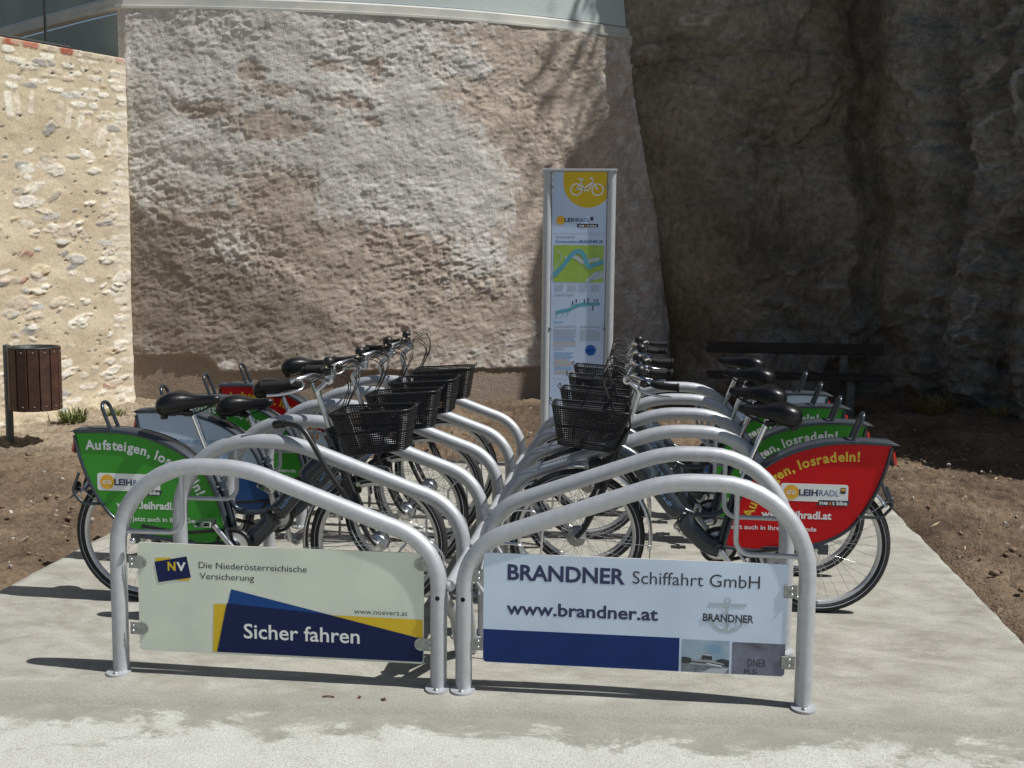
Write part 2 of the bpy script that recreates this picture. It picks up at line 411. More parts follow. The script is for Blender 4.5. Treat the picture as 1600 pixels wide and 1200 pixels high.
def grid_mesh(name, P, m, color=None, parent=None, smooth=True, flip=False):
    n, k = P.shape[:2]; me = bpy.data.meshes.new(name)
    idx = np.arange(n*k).reshape(n, k)
    q = np.stack([idx[:-1, :-1], idx[1:, :-1], idx[1:, 1:], idx[:-1, 1:]], -1).reshape(-1, 4)
    if flip: q = q[:, ::-1]
    nf = len(q); me.vertices.add(n*k); me.vertices.foreach_set('co', P.reshape(-1).astype(np.float32))
    me.loops.add(nf*4); me.loops.foreach_set('vertex_index', q.reshape(-1).astype(np.int32))
    me.polygons.add(nf); me.polygons.foreach_set('loop_start', np.arange(0, nf*4, 4, dtype=np.int32))
    me.polygons.foreach_set('loop_total', np.full(nf, 4, dtype=np.int32))
    me.polygons.foreach_set('use_smooth', np.full(nf, smooth))
    me.update(calc_edges=True); me.validate()
    if color is not None:
        ca = me.color_attributes.new('Col', 'FLOAT_COLOR', 'POINT')
        c4 = np.concatenate([color.reshape(-1, 3), np.ones((n*k, 1))], 1).astype(np.float32); ca.data.foreach_set('color', c4.reshape(-1))
    me.materials.append(M[m] if isinstance(m, str) else m)
    o = bpy.data.objects.new(name, me); col.objects.link(o)
    if parent: o.parent = parent
    return o
def lerp3(a, b, t): return np.asarray(a)*(1-t[..., None])+np.asarray(b)*t[..., None]

# ================================================================== THE SETTING
# ---- soil: one sheet to the horizon, fine where it is near
def axis(lo, hi, step, far):
    a = list(np.arange(lo, hi+1e-6, step)); s = step; x = hi; up = []
    while x < far: s *= 1.35; x += s; up.append(x)
    s = step; x = lo; dn = []
    while x > -far: s *= 1.35; x -= s; dn.append(x)
    return np.array(dn[::-1]+a+up)
gx = axis(-7., 6., .022, 260); gy = axis(.2, 10.2, .030, 260)
X, Y = np.meshgrid(gx, gy, indexing='ij')
near = sstep(30, 10, np.hypot(X, Y))
clod = fbm(X*5, Y*5, 5, 3, .6)
Z = -.045+near*(.045*clod+.055*np.maximum(fbm(X*8, Y*8, 4, 9, .65, True)-.18, 0)+.07*fbm(X*.8, Y*.8, 3, 5))
Z += .10*sstep(6.2, 8.2, Y)*near+.10*sstep(-3.2, -4.6, X)*sstep(3.5, 6., Y)*near*.6
inslab = sstep(2.75, 2.45, np.abs(X))*sstep(-.6, -.2, Y)*sstep(5.3, 4.95, Y)
edge = sstep(3.0, 2.6, np.abs(X))*sstep(5.7, 5.2, Y)
Z = Z*(1-edge)+(-.05+.5*(Z+.05))*edge
Z = Z*(1-inslab)-.16*inslab
Z = np.where(Y < .15, np.minimum(Z, -.05), Z)
front = sstep(.10, -.4, Y); Z = Z*(1-front)-.25*front
t = np.clip(.5+.9*fbm(X*1.3, Y*1.3, 4, 21)+.5*clod, 0, 1)
C = lerp3((.074, .050, .033), (.19, .138, .092), t)
pale = np.clip(sstep(-2.6, -3.6, X)*sstep(4.2, 6.0, Y)*(.75+.8*fbm(X*2, Y*2, 4, 33)), 0, 1)
C = C*(1-pale[..., None])+np.array((.33, .27, .20))*pale[..., None]
speck = (fbm(X*16, Y*16, 2, 51) > .62)[..., None]; C = np.where(speck, C*.4+np.array((.42, .38, .31))*.6, C)
tag(grid_mesh('ground', np.stack([X, Y, Z], -1), 'attr_soil', C), kind='structure')

# ---- concrete apron in front (sheet) and slab with a worn front edge
ax_ = axis(-3., 3., .06, 60); ay_ = np.concatenate([-np.geomspace(60, 3, 20), np.arange(-2.9, .101, .05)])
X, Y = np.meshgrid(ax_, ay_, indexing='ij')
tag(grid_mesh('pavement', np.stack([X, Y, -.030+.004*fbm(X*1.5, Y*1.5, 4, 71)*sstep(20, 5, np.abs(X)+np.abs(Y))], -1), 'apron'), kind='structure')
sx = np.concatenate([[-2.56, -2.55, -2.535], np.arange(-2.5, 2.501, .05), [2.535, 2.55, 2.56]])
sv = np.concatenate([[0, .006, .014, .024, .036, .05, .07, .1], np.arange(.15, 5.31, .06), [5.33, 5.345, 5.35]])
X, V = np.meshgrid(sx, sv, indexing='ij')
wob = .012*pnoise(X*3.1, X*0+.5, 8)+.006*pnoise(X*13, X*0+.5, 9)
Y = -.245+.055*X+wob*sstep(1., 0., V)+V*(1+(-.055*X*sstep(0, 5.35, V))/5.35)
Z = .0035*fbm(X*1.6, Y*1.6, 4, 62)-.035*sstep(.075, .0, V)**1.4-.12*(V <= 0.)-.2*(np.abs(X) > 2.552)-.012*(np.abs(X) > 2.54)-.2*(V > 5.347)
X = X+np.sign(X)*sstep(2.3, 2.5, np.abs(X))*(.014*pnoise(Y*2.7, Y*0+X*0+.5, 14)+.008*pnoise(Y*11, Y*0+.5, 15))
tag(grid_mesh('concrete_slab', np.stack([X, Y, Z], -1), 'slab'), kind='structure')

# ---- cliff: a rough rock mass wrapping the right side, towering out of frame
cl = spline([(.5, 11.6, 0), (.95, 10.5, 0), (1.35, 9.72, 0), (2.2, 9.45, 0), (3.3, 9.75, 0), (3.9, 9.5, 0), (4.5, 8.9, 0), (5.4, 8.35, 0), (6.4, 7.4, 0), (8.4, 5.4, 0), (10.4, 3.4, 0), (12.4, 1.2, 0)], 24)
cp = np.array([[p.x, p.y] for p in cl]); sl_ = np.concatenate([[0], np.cumsum(np.hypot(*np.diff(cp, axis=0).T))])
us = np.concatenate([np.arange(0, 8.2, .024), np.arange(8.2, sl_[-1], .12)])
zs = np.concatenate([np.arange(-.5, 5.0, .026), np.arange(5.0, 9.5, .13)])
cx = np.interp(us, sl_, cp[:, 0]); cy = np.interp(us, sl_, cp[:, 1])
tx, ty = np.gradient(cx, us), np.gradient(cy, us); nl = np.hypot(tx, ty); nx, ny = ty/nl, -tx/nl
U, Zc = np.meshgrid(us, zs, indexing='ij')
big = fbm(U*.55+3, Zc*.30, 3, 81)*.42
fold = -.38*np.exp(-((U-5.15+.10*np.sin(Zc*1.7))/.16)**2)-.34*np.exp(-((U-4.30+.07*(Zc-2)+.09*pnoise(Zc*1.1, Zc*0+2, 7))/.13)**2)*sstep(.2, 1.4, Zc)
colm = .42*sstep(6.05, 6.2, U+.12*np.sin(Zc*2.2)+.06*(Zc-2))
warp = fbm(U*1.1, Zc*1.1, 3, 83)*.5
strat = fbm(U*.9+warp, Zc*3.4+U*.5+warp, 5, 87, .55, True)*.10*sstep(3.9, 5.0, U)
slabs = fbm((U+warp)*1.1, (Zc-.25*U)*1.3+warp, 4, 85, .5, True)*.10
def terrace(q, k, lo=.55):
    q = q*k; f_ = np.floor(q); return (f_+sstep(lo, 1., q-f_))/k
ta = sstep(1.9, 3.4, U)*terrace(fbm((U*.8+Zc*.5)*.75+warp*.4, (Zc*.85-U*.45)*.75+warp*.4, 4, 93, .5), 4.5, .72)*.34*sstep(5.6, 4.4, U)
tb = terrace(fbm(U*.8+warp*.6, Zc*2.4+warp*.8+U*.3, 5, 94, .6), 5., .5)*.30*sstep(4.2, 5.4, U)
slabs = slabs*.5+ta+tb
fine = fbm(U*5, Zc*5, 4, 89, .55)*.030+fbm(U*2.2+warp, Zc*2.2, 4, 91, .5, True)*.05*(.4+sstep(3.6, 4.6, U))
crack = -.05*np.exp(-((Zc-4.02+.10*np.sin(U*1.3)+.05*pnoise(U*3, U*0, 5))/.013)**2)*sstep(5.0, 4., U)
soft = sstep(1.7, 3.3, U); D = (big+slabs)*soft+fold+colm+strat+fine*(.3+.7*soft)+crack
# fissures and ledges: (U, Z) polylines; the rock above a ledge sits back, so its lip catches the sky
fiss = [([(1.9, 4.20), (2.5, 4.26), (3.2, 4.20), (4.0, 4.08), (4.4, 4.02)], .035), ([(2.55, 3.95), (2.85, 3.74), (3.25, 3.62), (3.75, 3.72), (3.95, 3.95)], .05),
        ([(2.75, 3.08), (3.2, 3.05), (3.75, 3.06), (4.3, 3.26)], .075), ([(2.4, 2.35), (2.75, 2.45), (2.95, 2.52), (3.2, 2.95)], .055), ([(3.1, 1.78), (3.6, 1.72), (4.2, 1.93)], .07),
        ([(2.1, 1.15), (2.8, 1.35), (3.4, 1.22), (4.1, .95)], .05), ([(4.5, 3.3), (5.0, 3.0), (5.5, 2.75), (6.0, 2.75)], .10), ([(4.6, 2.2), (5.2, 1.9), (5.8, 1.55)], .09), ([(4.7, 1.2), (5.3, .95), (5.9, .9)], .10),
        ([(6.15, 3.7), (6.6, 3.62), (7.2, 3.7)], .07), ([(6.1, 2.9), (6.6, 2.98), (7.2, 2.9)], .07), ([(6.1, 2.25), (6.7, 2.1), (7.2, 2.2)], .08), ([(6.1, 3.35), (6.7, 3.3), (7.2, 3.36)], .05)]
for k_, (pl_, dep) in enumerate(fiss):
    q_ = np.array(pl_); zl = np.interp(U, q_[:, 0], q_[:, 1])+.045*fbm(U*2.6+k_, U*0+k_*1.7, 4, 161)
    wn = sstep(q_[0, 0]-.25, q_[0, 0]+.15, U)*sstep(q_[-1, 0]+.25, q_[-1, 0]-.15, U); dz = Zc-zl
    D = D-wn*dep*sstep(-.015, .03, dz)*np.exp(-np.maximum(dz, 0)/.38)-wn*.035*np.exp(-(dz/.012)**2)
D = D+.05*(Zc-1.2)*sstep(4.4, 2.5, U)           # the left part leans forward a little
lean = sstep(5.8, 7.5, U)*Zc*.10
px_ = cx[:, None]+nx[:, None]*(D-lean); py_ = cy[:, None]+ny[:, None]*(D-lean)
px_ = px_-np.interp(Zc, [.4, 1., 2.27, 3.4, 4.24, 4.7, 6.], [0, .04, .24, .60, .80, .92, 1.2])*sstep(4.2, 1.6, U)
P = np.stack([px_, py_, Zc+0*D], -1)
top = P[:, -1:, :].copy(); top[..., 0] += 1.5*(-nx[:, None]); top[..., 1] += 1.5*(-ny[:, None]); top[..., 2] += .5
top2 = P[:, -1:, :].copy(); top2[..., 0] += 9*(-nx[:, None])*.7; top2[..., 1] += 9*(-ny[:, None])*.7+2; top2[..., 2] += .9
P = np.concatenate([P, top, top2], 1)
tt = np.clip(.5+.9*fbm(U*.9, Zc*.9, 5, 95)+.3*fbm(U*6, Zc*6, 3, 96), 0, 1)
left_ = sstep(5.4, 4.4, U+.15*Zc-.3)
C = lerp3((.115, .098, .072), (.27, .245, .20), tt)*left_[..., None]+lerp3((.095, .090, .076), (.29, .28, .25), tt)*(1-left_[..., None])
vein = np.clip(1-np.abs(fbm(U*.7+warp*.5, Zc*1.0-U*.2+warp*.5, 4, 98))*22, 0, 1)*np.clip(fbm(U*.6, Zc*.6, 2, 99)*3, 0, 1); C = C+.16*vein[..., None]
rust = np.clip(fbm(U*.8+7, Zc*.5, 4, 97)*1.6, 0, 1)*sstep(4.5, 3.2, U); C = C*(1-.55*rust[..., None])+np.array((.12, .080, .038))*.55*rust[..., None]
C = C*np.where(np.abs(crack) > .07, .35, 1.)[..., None]
C = np.concatenate([C, C[:, -1:], C[:, -1:]], 1)
tag(grid_mesh('cliff', P, 'attr_rock', C), kind='structure')

# ---- building on the bastion: rough-rendered base wall, cornice, smooth facade
bld = empty('plastered_building', (-2, 8.6, 0), label='old building with pale smooth facade above a tall curved base of flaking rough plaster', cat='building')
def child(o, par): o.parent = par; o.matrix_parent_inverse = Matrix.Translation(par.location).inverted(); return o
bc = spline([(-4.86, 7.58, 0), (-4.2, 7.66, 0), (-3.4, 7.80, 0), (-2.4, 8.05, 0), (-1.4, 8.42, 0), (-.5, 8.90, 0), (.3, 9.45, 0), (1.0, 10.05, 0), (1.8, 10.8, 0)], 24)
bp_ = np.array([[p.x, p.y] for p in bc]); bl = np.concatenate([[0], np.cumsum(np.hypot(*np.diff(bp_, axis=0).T))])
us = np.arange(0, bl[-1], .0135); zs = np.arange(-.25, 4.31, .0135)
bx = np.interp(us, bl, bp_[:, 0]); by = np.interp(us, bl, bp_[:, 1])
tx, ty = np.gradient(bx, us), np.gradient(by, us); nl = np.hypot(tx, ty); nx, ny = ty/nl, -tx/nl
U, Zb = np.meshgrid(us, zs, indexing='ij')
wp = fbm(U*2.5, Zb*2.5, 3, 101)*.35
rU, rZ = U*.94+Zb*.34, Zb*.94-U*.34
n1 = fbm(rU*6.5+wp*2, rZ*11+wp*2, 6, 103, .68)*5.5; fl1 = np.floor(n1); terr = (fl1+sstep(.72, 1., n1-fl1))/5.5
n2 = fbm(U*16+wp*2, Zb*26-wp*2, 4, 104, .65)*3.5; fl2 = np.floor(n2); terr2 = (fl2+sstep(.7, 1., n2-fl2))/3.5
chunk = 1.15*terr+.40*terr2+.25*fbm(U*24, Zb*34, 3, 106)
fl = fbm(U*11+wp*3, Zb*20+wp*3, 4, 105, .6)
bigw = fbm(U*.9, Zb*1.0, 3, 107)
edge_z = .43+.02*fbm(U*2, U*0, 4, 109)+.17*sstep(1.05, .85, U)
rough = sstep(-.004, .018, Zb-edge_z+.02*fbm(U*9, Zb*9, 3, 113))
# patches of remaining grey limewash over brown undercoat, fixed to the wall
def blob(px, pz, rx, rz, a=1.): return a*np.exp(-((bx[:, None]-px)/rx)**2-((Zb-pz)/rz)**2)
lime = .30+blob(-3.6, 3.9, 1.6, .7, .55)+blob(-2.2, 2.9, 1.2, .7, .8)+blob(-1.4, 2.4, .9, .5, .7)+blob(-3.7, 1.75, .33, .28, .9)+blob(-1.15, 1.7, .45, .2, .7)+blob(-1.15, 3.8, .25, .2, .8)+blob(-2.3, 4.0, .8, .3, .5)+blob(-4.2, 2.9, .6, .7, .45)+blob(-.9, .9, .9, .35, .4)
for q in ((-3.48, 3.68, .17, .13), (-2.67, 3.75, .22, .09), (-2.18, 3.78, .12, .17), (-2.46, 3.37, .30, .13), (-3.16, 3.47, .24, .10), (-3.2, 3.1, .50, .18), (-3.97, 3.26, .32, .10), (-2.2, 3.15, .12, .08), (-3.2, 2.36, .42, .28), (-.75, 3.6, .65, .55), (-.3, 2.6, .55, 1.2), (-2.2, 1.75, 1.0, .28), (-1.9, 1.0, 1.6, .35), (-4.2, 1.4, .9, .7)): lime = lime-blob(*q, 1.15)
lime = sstep(-.10, .60, lime+.60*fbm(U*2.4, Zb*2.8, 7, 115, .75)+.75*fbm(U*5.5, Zb*7, 5, 118, .7)+.35*chunk)*np.clip(.85+.45*fbm(U*6, Zb*8, 5, 116, .65), 0, 1)
amp = np.clip(.80+1.1*fbm(U*.8+9, Zb*.9, 3, 127), .62, 1.5)*(1-.12*lime)
ridge = .016*(.6+fbm(U*5, Zb*5, 3, 130))*np.exp(-((Zb-(2.30-.52*(bx[:, None]+4.7)+.22*fbm(U*2.4, U*0, 5, 128, .65)))/.04)**2)*sstep(-2.6, -3.3, bx)[:, None]
disp = rough*(.045+.0185*amp*chunk+.0095*amp*fl+ridge+.008*lime+.045*bigw+.014*fbm(U*2.6, Zb*3.2, 3, 108))+(1-rough)*.004*fl
disp *= sstep(0., .10, us)[:, None]
P = np.stack([bx[:, None]+nx[:, None]*disp, by[:, None]+ny[:, None]*disp, Zb+0*disp], -1)
brown = lerp3((.38, .315, .255), (.54, .455, .385), np.clip(.5+fbm(U*3, Zb*3, 4, 117), 0, 1))
grey = lerp3((.53, .515, .48), (.70, .685, .65), np.clip(.5+fbm(U*2.2, Zb*2.6, 4, 119)+.3*chunk, 0, 1))
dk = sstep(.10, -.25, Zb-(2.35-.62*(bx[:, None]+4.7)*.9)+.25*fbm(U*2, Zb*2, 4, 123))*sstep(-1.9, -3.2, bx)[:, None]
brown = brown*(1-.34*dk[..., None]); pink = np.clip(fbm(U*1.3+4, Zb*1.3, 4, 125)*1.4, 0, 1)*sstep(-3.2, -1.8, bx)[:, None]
brown = brown*(1-.3*pink[..., None])+np.array((.50, .36, .29))*.3*pink[..., None]
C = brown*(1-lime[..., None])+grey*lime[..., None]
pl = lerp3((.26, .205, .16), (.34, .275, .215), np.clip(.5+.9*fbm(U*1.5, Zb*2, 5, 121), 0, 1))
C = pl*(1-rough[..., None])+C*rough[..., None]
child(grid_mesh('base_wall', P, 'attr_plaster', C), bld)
# left return of the building (its shade painted into a darker plaster) and storey above: sweeps along the same plan line
ret = [(-16., 15.9), (-11., 12.1), (-8.4, 10.2), (-6.6, 8.86), (-5.8, 8.27), (-5.35, 7.94), (-5.10, 7.77), (-4.97, 7.68), (-4.86, 7.61)]
plan = [Vector((a, b)) for a, b in ret]+[Vector((p.x, p.y)) for p in bc][3:]
def sweep(name, prof, m, plan):
    n = len(plan); rows = []
    for i in range(n):
        a = plan[max(0, i-1)]; b = plan[min(n-1, i+1)]; t = (b-a).normalized(); nn = Vector((t.y, -t.x))
        rows.append([(plan[i].x+nn.x*d, plan[i].y+nn.y*d, z) for d, z in prof])
    o = grid_mesh(name, np.array(rows), m, smooth=False); return child(o, bld)
sweep('side_wall', [(.0, -.3), (.0, 4.25)], 'facade_shaded', [Vector(a) for a in ret])
sweep('cornice', [(-.05, 4.285), (.050, 4.29), (.062, 4.30), (.062, 4.325), (.040, 4.332), (.036, 4.41), (.015, 4.43), (-.02, 4.435)], 'cornice', plan)
sweep('facade', [(.0, 4.44), (.0, 8.0), (-3.0, 8.3)], 'facade', plan[6:])
sweep('facade', [(.0, 4.44), (.0, 8.0), (-3.0, 8.3)], 'facade_shaded', plan[:7])

# ---- stone wall at the left, running towards the camera
A = Vector((-4.70, 7.44)); B = Vector((-7.1, 2.6)); tdir = (B-A).normalized(); ndir = Vector((-tdir.y, tdir.x))   # faces the rack
WH = 3.76
us = np.arange(-.0, 2.6, .011); us = np.concatenate([us, np.arange(2.6, (B-A).length, .06)]); zs = np.concatenate([np.arange(-.25, WH+.001, .011)])
U, Zw = np.meshgrid(us, zs, indexing='ij')
H = .010*fbm(U*6, Zw*6, 4, 131); mort = np.clip(.5+.8*fbm(U*2.2, Zw*2.2, 5, 133), 0, 1)
C = lerp3((.44, .36, .25), (.60, .52, .39), mort)
top_ = sstep(2.5, 2.9, Zw)[..., None]; C = C*(1-.3*top_)+np.array((.42, .38, .25))*.3*top_
rng = random.Random(5)
def stone(u, z, a, b, rot, c, hgt, n=3.):
    global H, C
    R_ = max(a, b)*1.25
    i0, i1 = np.searchsorted(us, [u-R_, u+R_]); j0, j1 = np.searchsorted(zs, [z-R_, z+R_])
    if i1-i0 < 2 or j1-j0 < 2: return
    du = U[i0:i1, j0:j1]-u; dz = Zw[i0:i1, j0:j1]-z; ca, sa = math.cos(rot), math.sin(rot)
    p = (du*ca+dz*sa)/a; q = (-du*sa+dz*ca)/b
    uu, zz_ = U[i0:i1, j0:j1], Zw[i0:i1, j0:j1]; wb = .42*fbm(uu*13+u*9, zz_*13+z*7, 4, 137, .65)
    d = (np.abs(p)**n+np.abs(q)**n)**(1/n)+wb
    k = sstep(1.0, .84, d)*(1-.85*sstep(.0, .5, fbm(uu*9+z*3, zz_*9+u*5, 3, 138)))
    H[i0:i1, j0:j1] += .45*hgt*k*(1+.5*fbm(du*14+u, dz*14, 3, 139)); cc = np.array(c)*(1+.22*fbm(du*20+u, dz*20+z, 3, 141))[..., None]
    C[i0:i1, j0:j1] = C[i0:i1, j0:j1]*(1-k[..., None])+cc*k[..., None]
pal = [(.62, .57, .48), (.55, .49, .39), (.68, .64, .56), (.42, .37, .30), (.30, .29, .27), (.52, .44, .35), (.60, .55, .47), (.46, .45, .41), (.52, .42, .29), (.68, .64, .56), (.62, .57, .49), (.64, .60, .51)]
def arch_z(u): return 3.05-.30*abs(u-1.25)**1.6 if u < 4 else 0    # a shallow relieving arch
def arch_top(u): return arch_z(u)+.25
z = WH-.12
while z > 2.2:                                    # upper courses of long thin stones
    u = rng.uniform(-.05, .1)
    while u < 4.5:
        L_ = rng.uniform(.08, .30); hh = rng.uniform(.016, .036)
        if z > arch_top(u+L_/2)+.03 and rng.random() < .85:
            stone(u+L_/2, z+rng.uniform(-.02, .02), L_/2, hh, rng.uniform(-.10, .04), rng.choice(pal[:3]+pal[6:7]+pal[9:]+pal), rng.uniform(.006, .02))
        u += L_+rng.uniform(.02, .08)
    z -= rng.uniform(.050, .072)
for _ in range(560):                              # chips and cavities in the mortar, cavity shadow painted in as dark colour
    u = rng.uniform(.1, 4.4); z = rng.uniform(.1, WH-.15); a = rng.uniform(.010, .030)
    stone(u, z, a, a*rng.uniform(.25, .5), rng.uniform(-.7, .3), rng.choice([(.16, .13, .10), (.22, .18, .13), (.20, .19, .18)]), -rng.uniform(.010, .030), 2.0)
u = .02
while u < 2.9:                                    # bricks on end around the arch
    zz = arch_z(u)+.12; sl2 = (arch_z(u+.05)-arch_z(u-.05))/.1
    if rng.random() < .8: stone(u, zz+rng.uniform(-.03, .03), rng.uniform(.028, .042), rng.uniform(.10, .15), math.atan(sl2)*.7, rng.choice([(.68, .63, .53), (.64, .57, .47), (.66, .60, .50), (.56, .46, .36)]), .010, 5.)
    u += rng.uniform(.055, .10)
for _ in range(520):                              # random rubble below
    u = rng.uniform(.12, 4.8); z = rng.uniform(.05, arch_z(min(u, 3.9))-.06 if u < 3.9 else 2.6)
    a = rng.choice([rng.uniform(.03, .06), rng.uniform(.05, .10), rng.uniform(.07, .14)]); cc = rng.choice(pal)
    if rng.random() < .03: cc = (.38, .22, .17)
    stone(u, z, a, a*rng.uniform(.25, .60), rng.gauss(-.12, .22), cc, rng.uniform(.004, .030), rng.choice([1.4, 1.8, 3.]))
for k in range(40):                               # pale dressed stones of the end
    z = .15+k*.088
    if rng.random() < .8: stone(rng.uniform(.06, .16), z+rng.uniform(-.03, .03), rng.uniform(.06, .17), rng.uniform(.02, .038), rng.uniform(-.08, .08), rng.choice([(.68, .63, .53), (.62, .56, .46), (.66, .61, .52)]), .007, 4.)
u = .0
while u < 3.6:                                    # red bricks and pale slabs capping the wall
    L_ = rng.uniform(.10, .26); cc = rng.choice([(.34, .105, .07), (.40, .17, .12), (.62, .56, .46), (.50, .42, .32)])
    stone(u+L_/2, WH-.035, L_/2-.008, .034, 0, cc, .016, 6.); u += L_
lim = sstep(.42, .05, U)*np.clip(.55+fbm(U*4, Zw*3, 4, 151), 0, 1); C = C*(1-.75*lim[..., None])+np.array((.64, .58, .47))*.75*lim[..., None]
H = H+.02*fbm(U*1.2, Zw*1.2, 3, 153)
H = H-.03*sstep(.05, .0, U)+.10*sstep(.30, .0, Zw)*(.4+.6*np.clip(fbm(U*5, Zw*5, 3, 155)+.3, 0, 1))
ext_u = lambda d: np.stack([A.x+tdir.x*U+ndir.x*d, A.y+tdir.y*U+ndir.y*d, Zw+0*d], -1)
P = ext_u(H)
cap = P[:, -1:, :].copy(); cap[..., 0] -= ndir.x*.5; cap[..., 1] -= ndir.y*.5
P = np.concatenate([P, cap], 1); C = np.concatenate([C, C[:, -1:]*.8], 1)
end = P[:1].copy(); end[..., 0] -= ndir.x*.5; end[..., 1] -= ndir.y*.5
P = np.concatenate([end, P], 0); C = np.concatenate([C[:1], C], 0)
sw = grid_mesh('stone_wall', P, 'attr_stone', C, flip=True)
tag(sw, 'sunlit beige rubble stone wall with red bricks along its top, at the left edge', 'wall')

# ---- railing on top of that wall
ro = A+tdir*.86-ndir*.16
rail = empty('railing', (ro.x, ro.y, WH+.0), label='dark metal railing post and foot rail on top of the rubble stone wall', cat='railing')
b = MB(); b.tube([(0, 0, 0), (0, 0, 1.1)], .014, 'gun'); b.box((0, 0, .012), (.10, .10, .02), 'gun'); b.build('post', rail)
b = MB(); b.tube([(tdir.x*q, tdir.y*q, .035) for q in (-.28, 0, 1.5, 3.)], .020, 'gun'); b.build('foot_rail', rail)
b = MB(); b.tube([(tdir.x*q, tdir.y*q, 1.1) for q in (-.02, 1.5, 3.)], .018, 'gun'); b.build('hand_rail', rail)

# ---- trees rooted on the cliff top: they throw the leafy shadow on the wall
def leafy(name, loc, h, r, n, label, seed, group=None):
    rg = random.Random(seed); t_ = empty(name, loc, label=label, cat='tree', group=group)
    b = MB(); b.tube([(0, 0, -.6), (.05, 0, h*.35), (-.05, .05, h*.7), (0, 0, h*.95)], [.11, .09, .06, .02], 'bark', 8)
    cl_ = []
    for k in range(16):
        a = rg.uniform(0, 6.28); z0 = h*rg.uniform(.3, .85); q = r*rg.uniform(.5, 1.)*(1.15-z0/h*.6); tip = (q*math.cos(a), q*math.sin(a), z0+h*rg.uniform(.02, .2))
        b.tube([(0, 0, z0), tuple((c*.5 if i < 2 else (z0+c)/2+.05) for i, c in enumerate(tip)), tip], [.035, .022, .008], 'bark', 5); cl_.append(tip); cl_.append(tuple(c*.6 if i < 2 else (z0+c)/2 for i, c in enumerate(tip)))
    b.build('trunk', t_); b = MB()
    for k in range(n):
        c = rg.choice(cl_); p = Vector(c)+Vector((rg.gauss(0, r*.20), rg.gauss(0, r*.20), rg.gauss(0, r*.17)))
        e = Vector((rg.uniform(-1, 1), rg.uniform(-1, 1), rg.uniform(-1, 1))).normalized(); f = e.orthogonal().normalized(); s_ = rg.uniform(.05, .10)
        b.add([p-e*s_, p+f*s_*.45, p+e*s_, p-f*s_*.45], [(0, 1, 2, 3)], 'leaf')
    b.build('crown', t_); return t_
leafy('cliff_tree', (4.45, 9.25, 9.3), 2.9, 1.15, 1500, 'leafy tree on the cliff top above the bench, nearest the building', 11)
leafy('cliff_tree', (5.9, 9.0, 9.3), 3.2, 1.2, 1700, 'leafy tree on the cliff top, farther right from the building', 12)

# ================================================================== RACKS
PITCH_Y = .655; NH = 6; G = .052
def hoop_path(sg): return [(sg*x, 0, z) for x, z in ((v.x, v.z) for v in fillet([(G, 0, .006), (G, 0, .597), (.865, 0, .889), (1.412, 0, .889), (1.412, 0, .006)], [.25, .6, .36], 10))]
def make_rack(sg, label):
    t_ = empty('bike_rack', (0, 0, 0), label=label, cat='bike rack', group='hoop bike racks on the concrete slab')
    hb = MB(); hb.tube(hoop_path(sg), .0345, 'rack', 20)
    hb.tube([(sg*G, -.0356, .385), (sg*G, -.0343, .385)], .0095, 'hole', 12)
    lb = MB(); lb.tube(fillet([(sg*1.13, 0, .872), (sg*1.13, 0, .608), (sg*1.395, 0, .606)], [.06], 8), .0105, 'rack', 10)
    pb = MB(); fr = (Vector((0, 0, 0)), Vector((1, 0, 0)), Vector((0, 1, 0)))
    pb.prism([(.050*math.cos(a), -.022+(.062 if math.sin(a) < 0 else .055)*math.sin(a)*1.) for a in [2*math.pi*k/24 for k in range(24)]], fr, .001, .009, 'rack')
    pb.lathe([(.0, .017), (.010, .016), (.012, .009)], (0, -.055, 0), 'zinc', 'z', 8)
    wb = MB(); wb.tube(fillet([(sg*.07, 0, .30), (sg*.09, 0, .47), (sg*.15, 0, .53), (sg*.24, 0, .53), (sg*.29, 0, .47), (sg*.28, 0, .28)], .05, 6), .006, 'chrome', 8)
    h0 = l0 = p0 = None
    for k in range(NH):
        if k == 0: h = hb.build('hoop', t_)
        else: h = h0.copy(); col.objects.link(h); h.parent = t_
        h.location = (0, k*PITCH_Y, 0); h0 = h0 or h
        if k == 0: l0 = lb.build('locking_bar', h)
        else: l = l0.copy(); col.objects.link(l); l.parent = h
        for x in (G, 1.412):
            if p0 is None: p0 = pb.build('base_plate', h); p0.location = (sg*x, 0, 0)
            else: p = p0.copy(); col.objects.link(p); p.parent = h; p.location = (sg*x, 0, 0)
    w0 = None
    for k in range(NH-1):
        if w0 is None: w0 = wb.build('wheel_holder', t_); wh = w0
        else: wh = w0.copy(); col.objects.link(wh); wh.parent = t_
        wh.location = (0, (k+.5)*PITCH_Y, 0)
    b = MB()
    b.tube([(sg*.0255, .10, .40), (sg*.0255, (NH-1)*PITCH_Y-.03, .40)], .0245, 'rack', 14)
    b.tube([(sg*G, .025, .395), (sg*.030, .30, .20), (sg*.028, .42, .02)], .026, 'rack', 12)
    for k in range(NH): b.tube([(sg*G, k*PITCH_Y+(.0 if k else .1), .40), (sg*.02, k*PITCH_Y+(.0 if k else .1), .40)], .018, 'rack', 10)
    for k in range(NH-1): b.tube([(sg*.03, (k+.5)*PITCH_Y, .40), (sg*.085, (k+.5)*PITCH_Y, .31)], .010, 'rack', 8)
    b.build('rail', t_)
    return t_
make_rack(-1, 'silver rack of six hoops on the left, cream insurance board in its front hoop')
make_rack(1, 'silver rack of six hoops on the right, white shipping board in its front hoop')

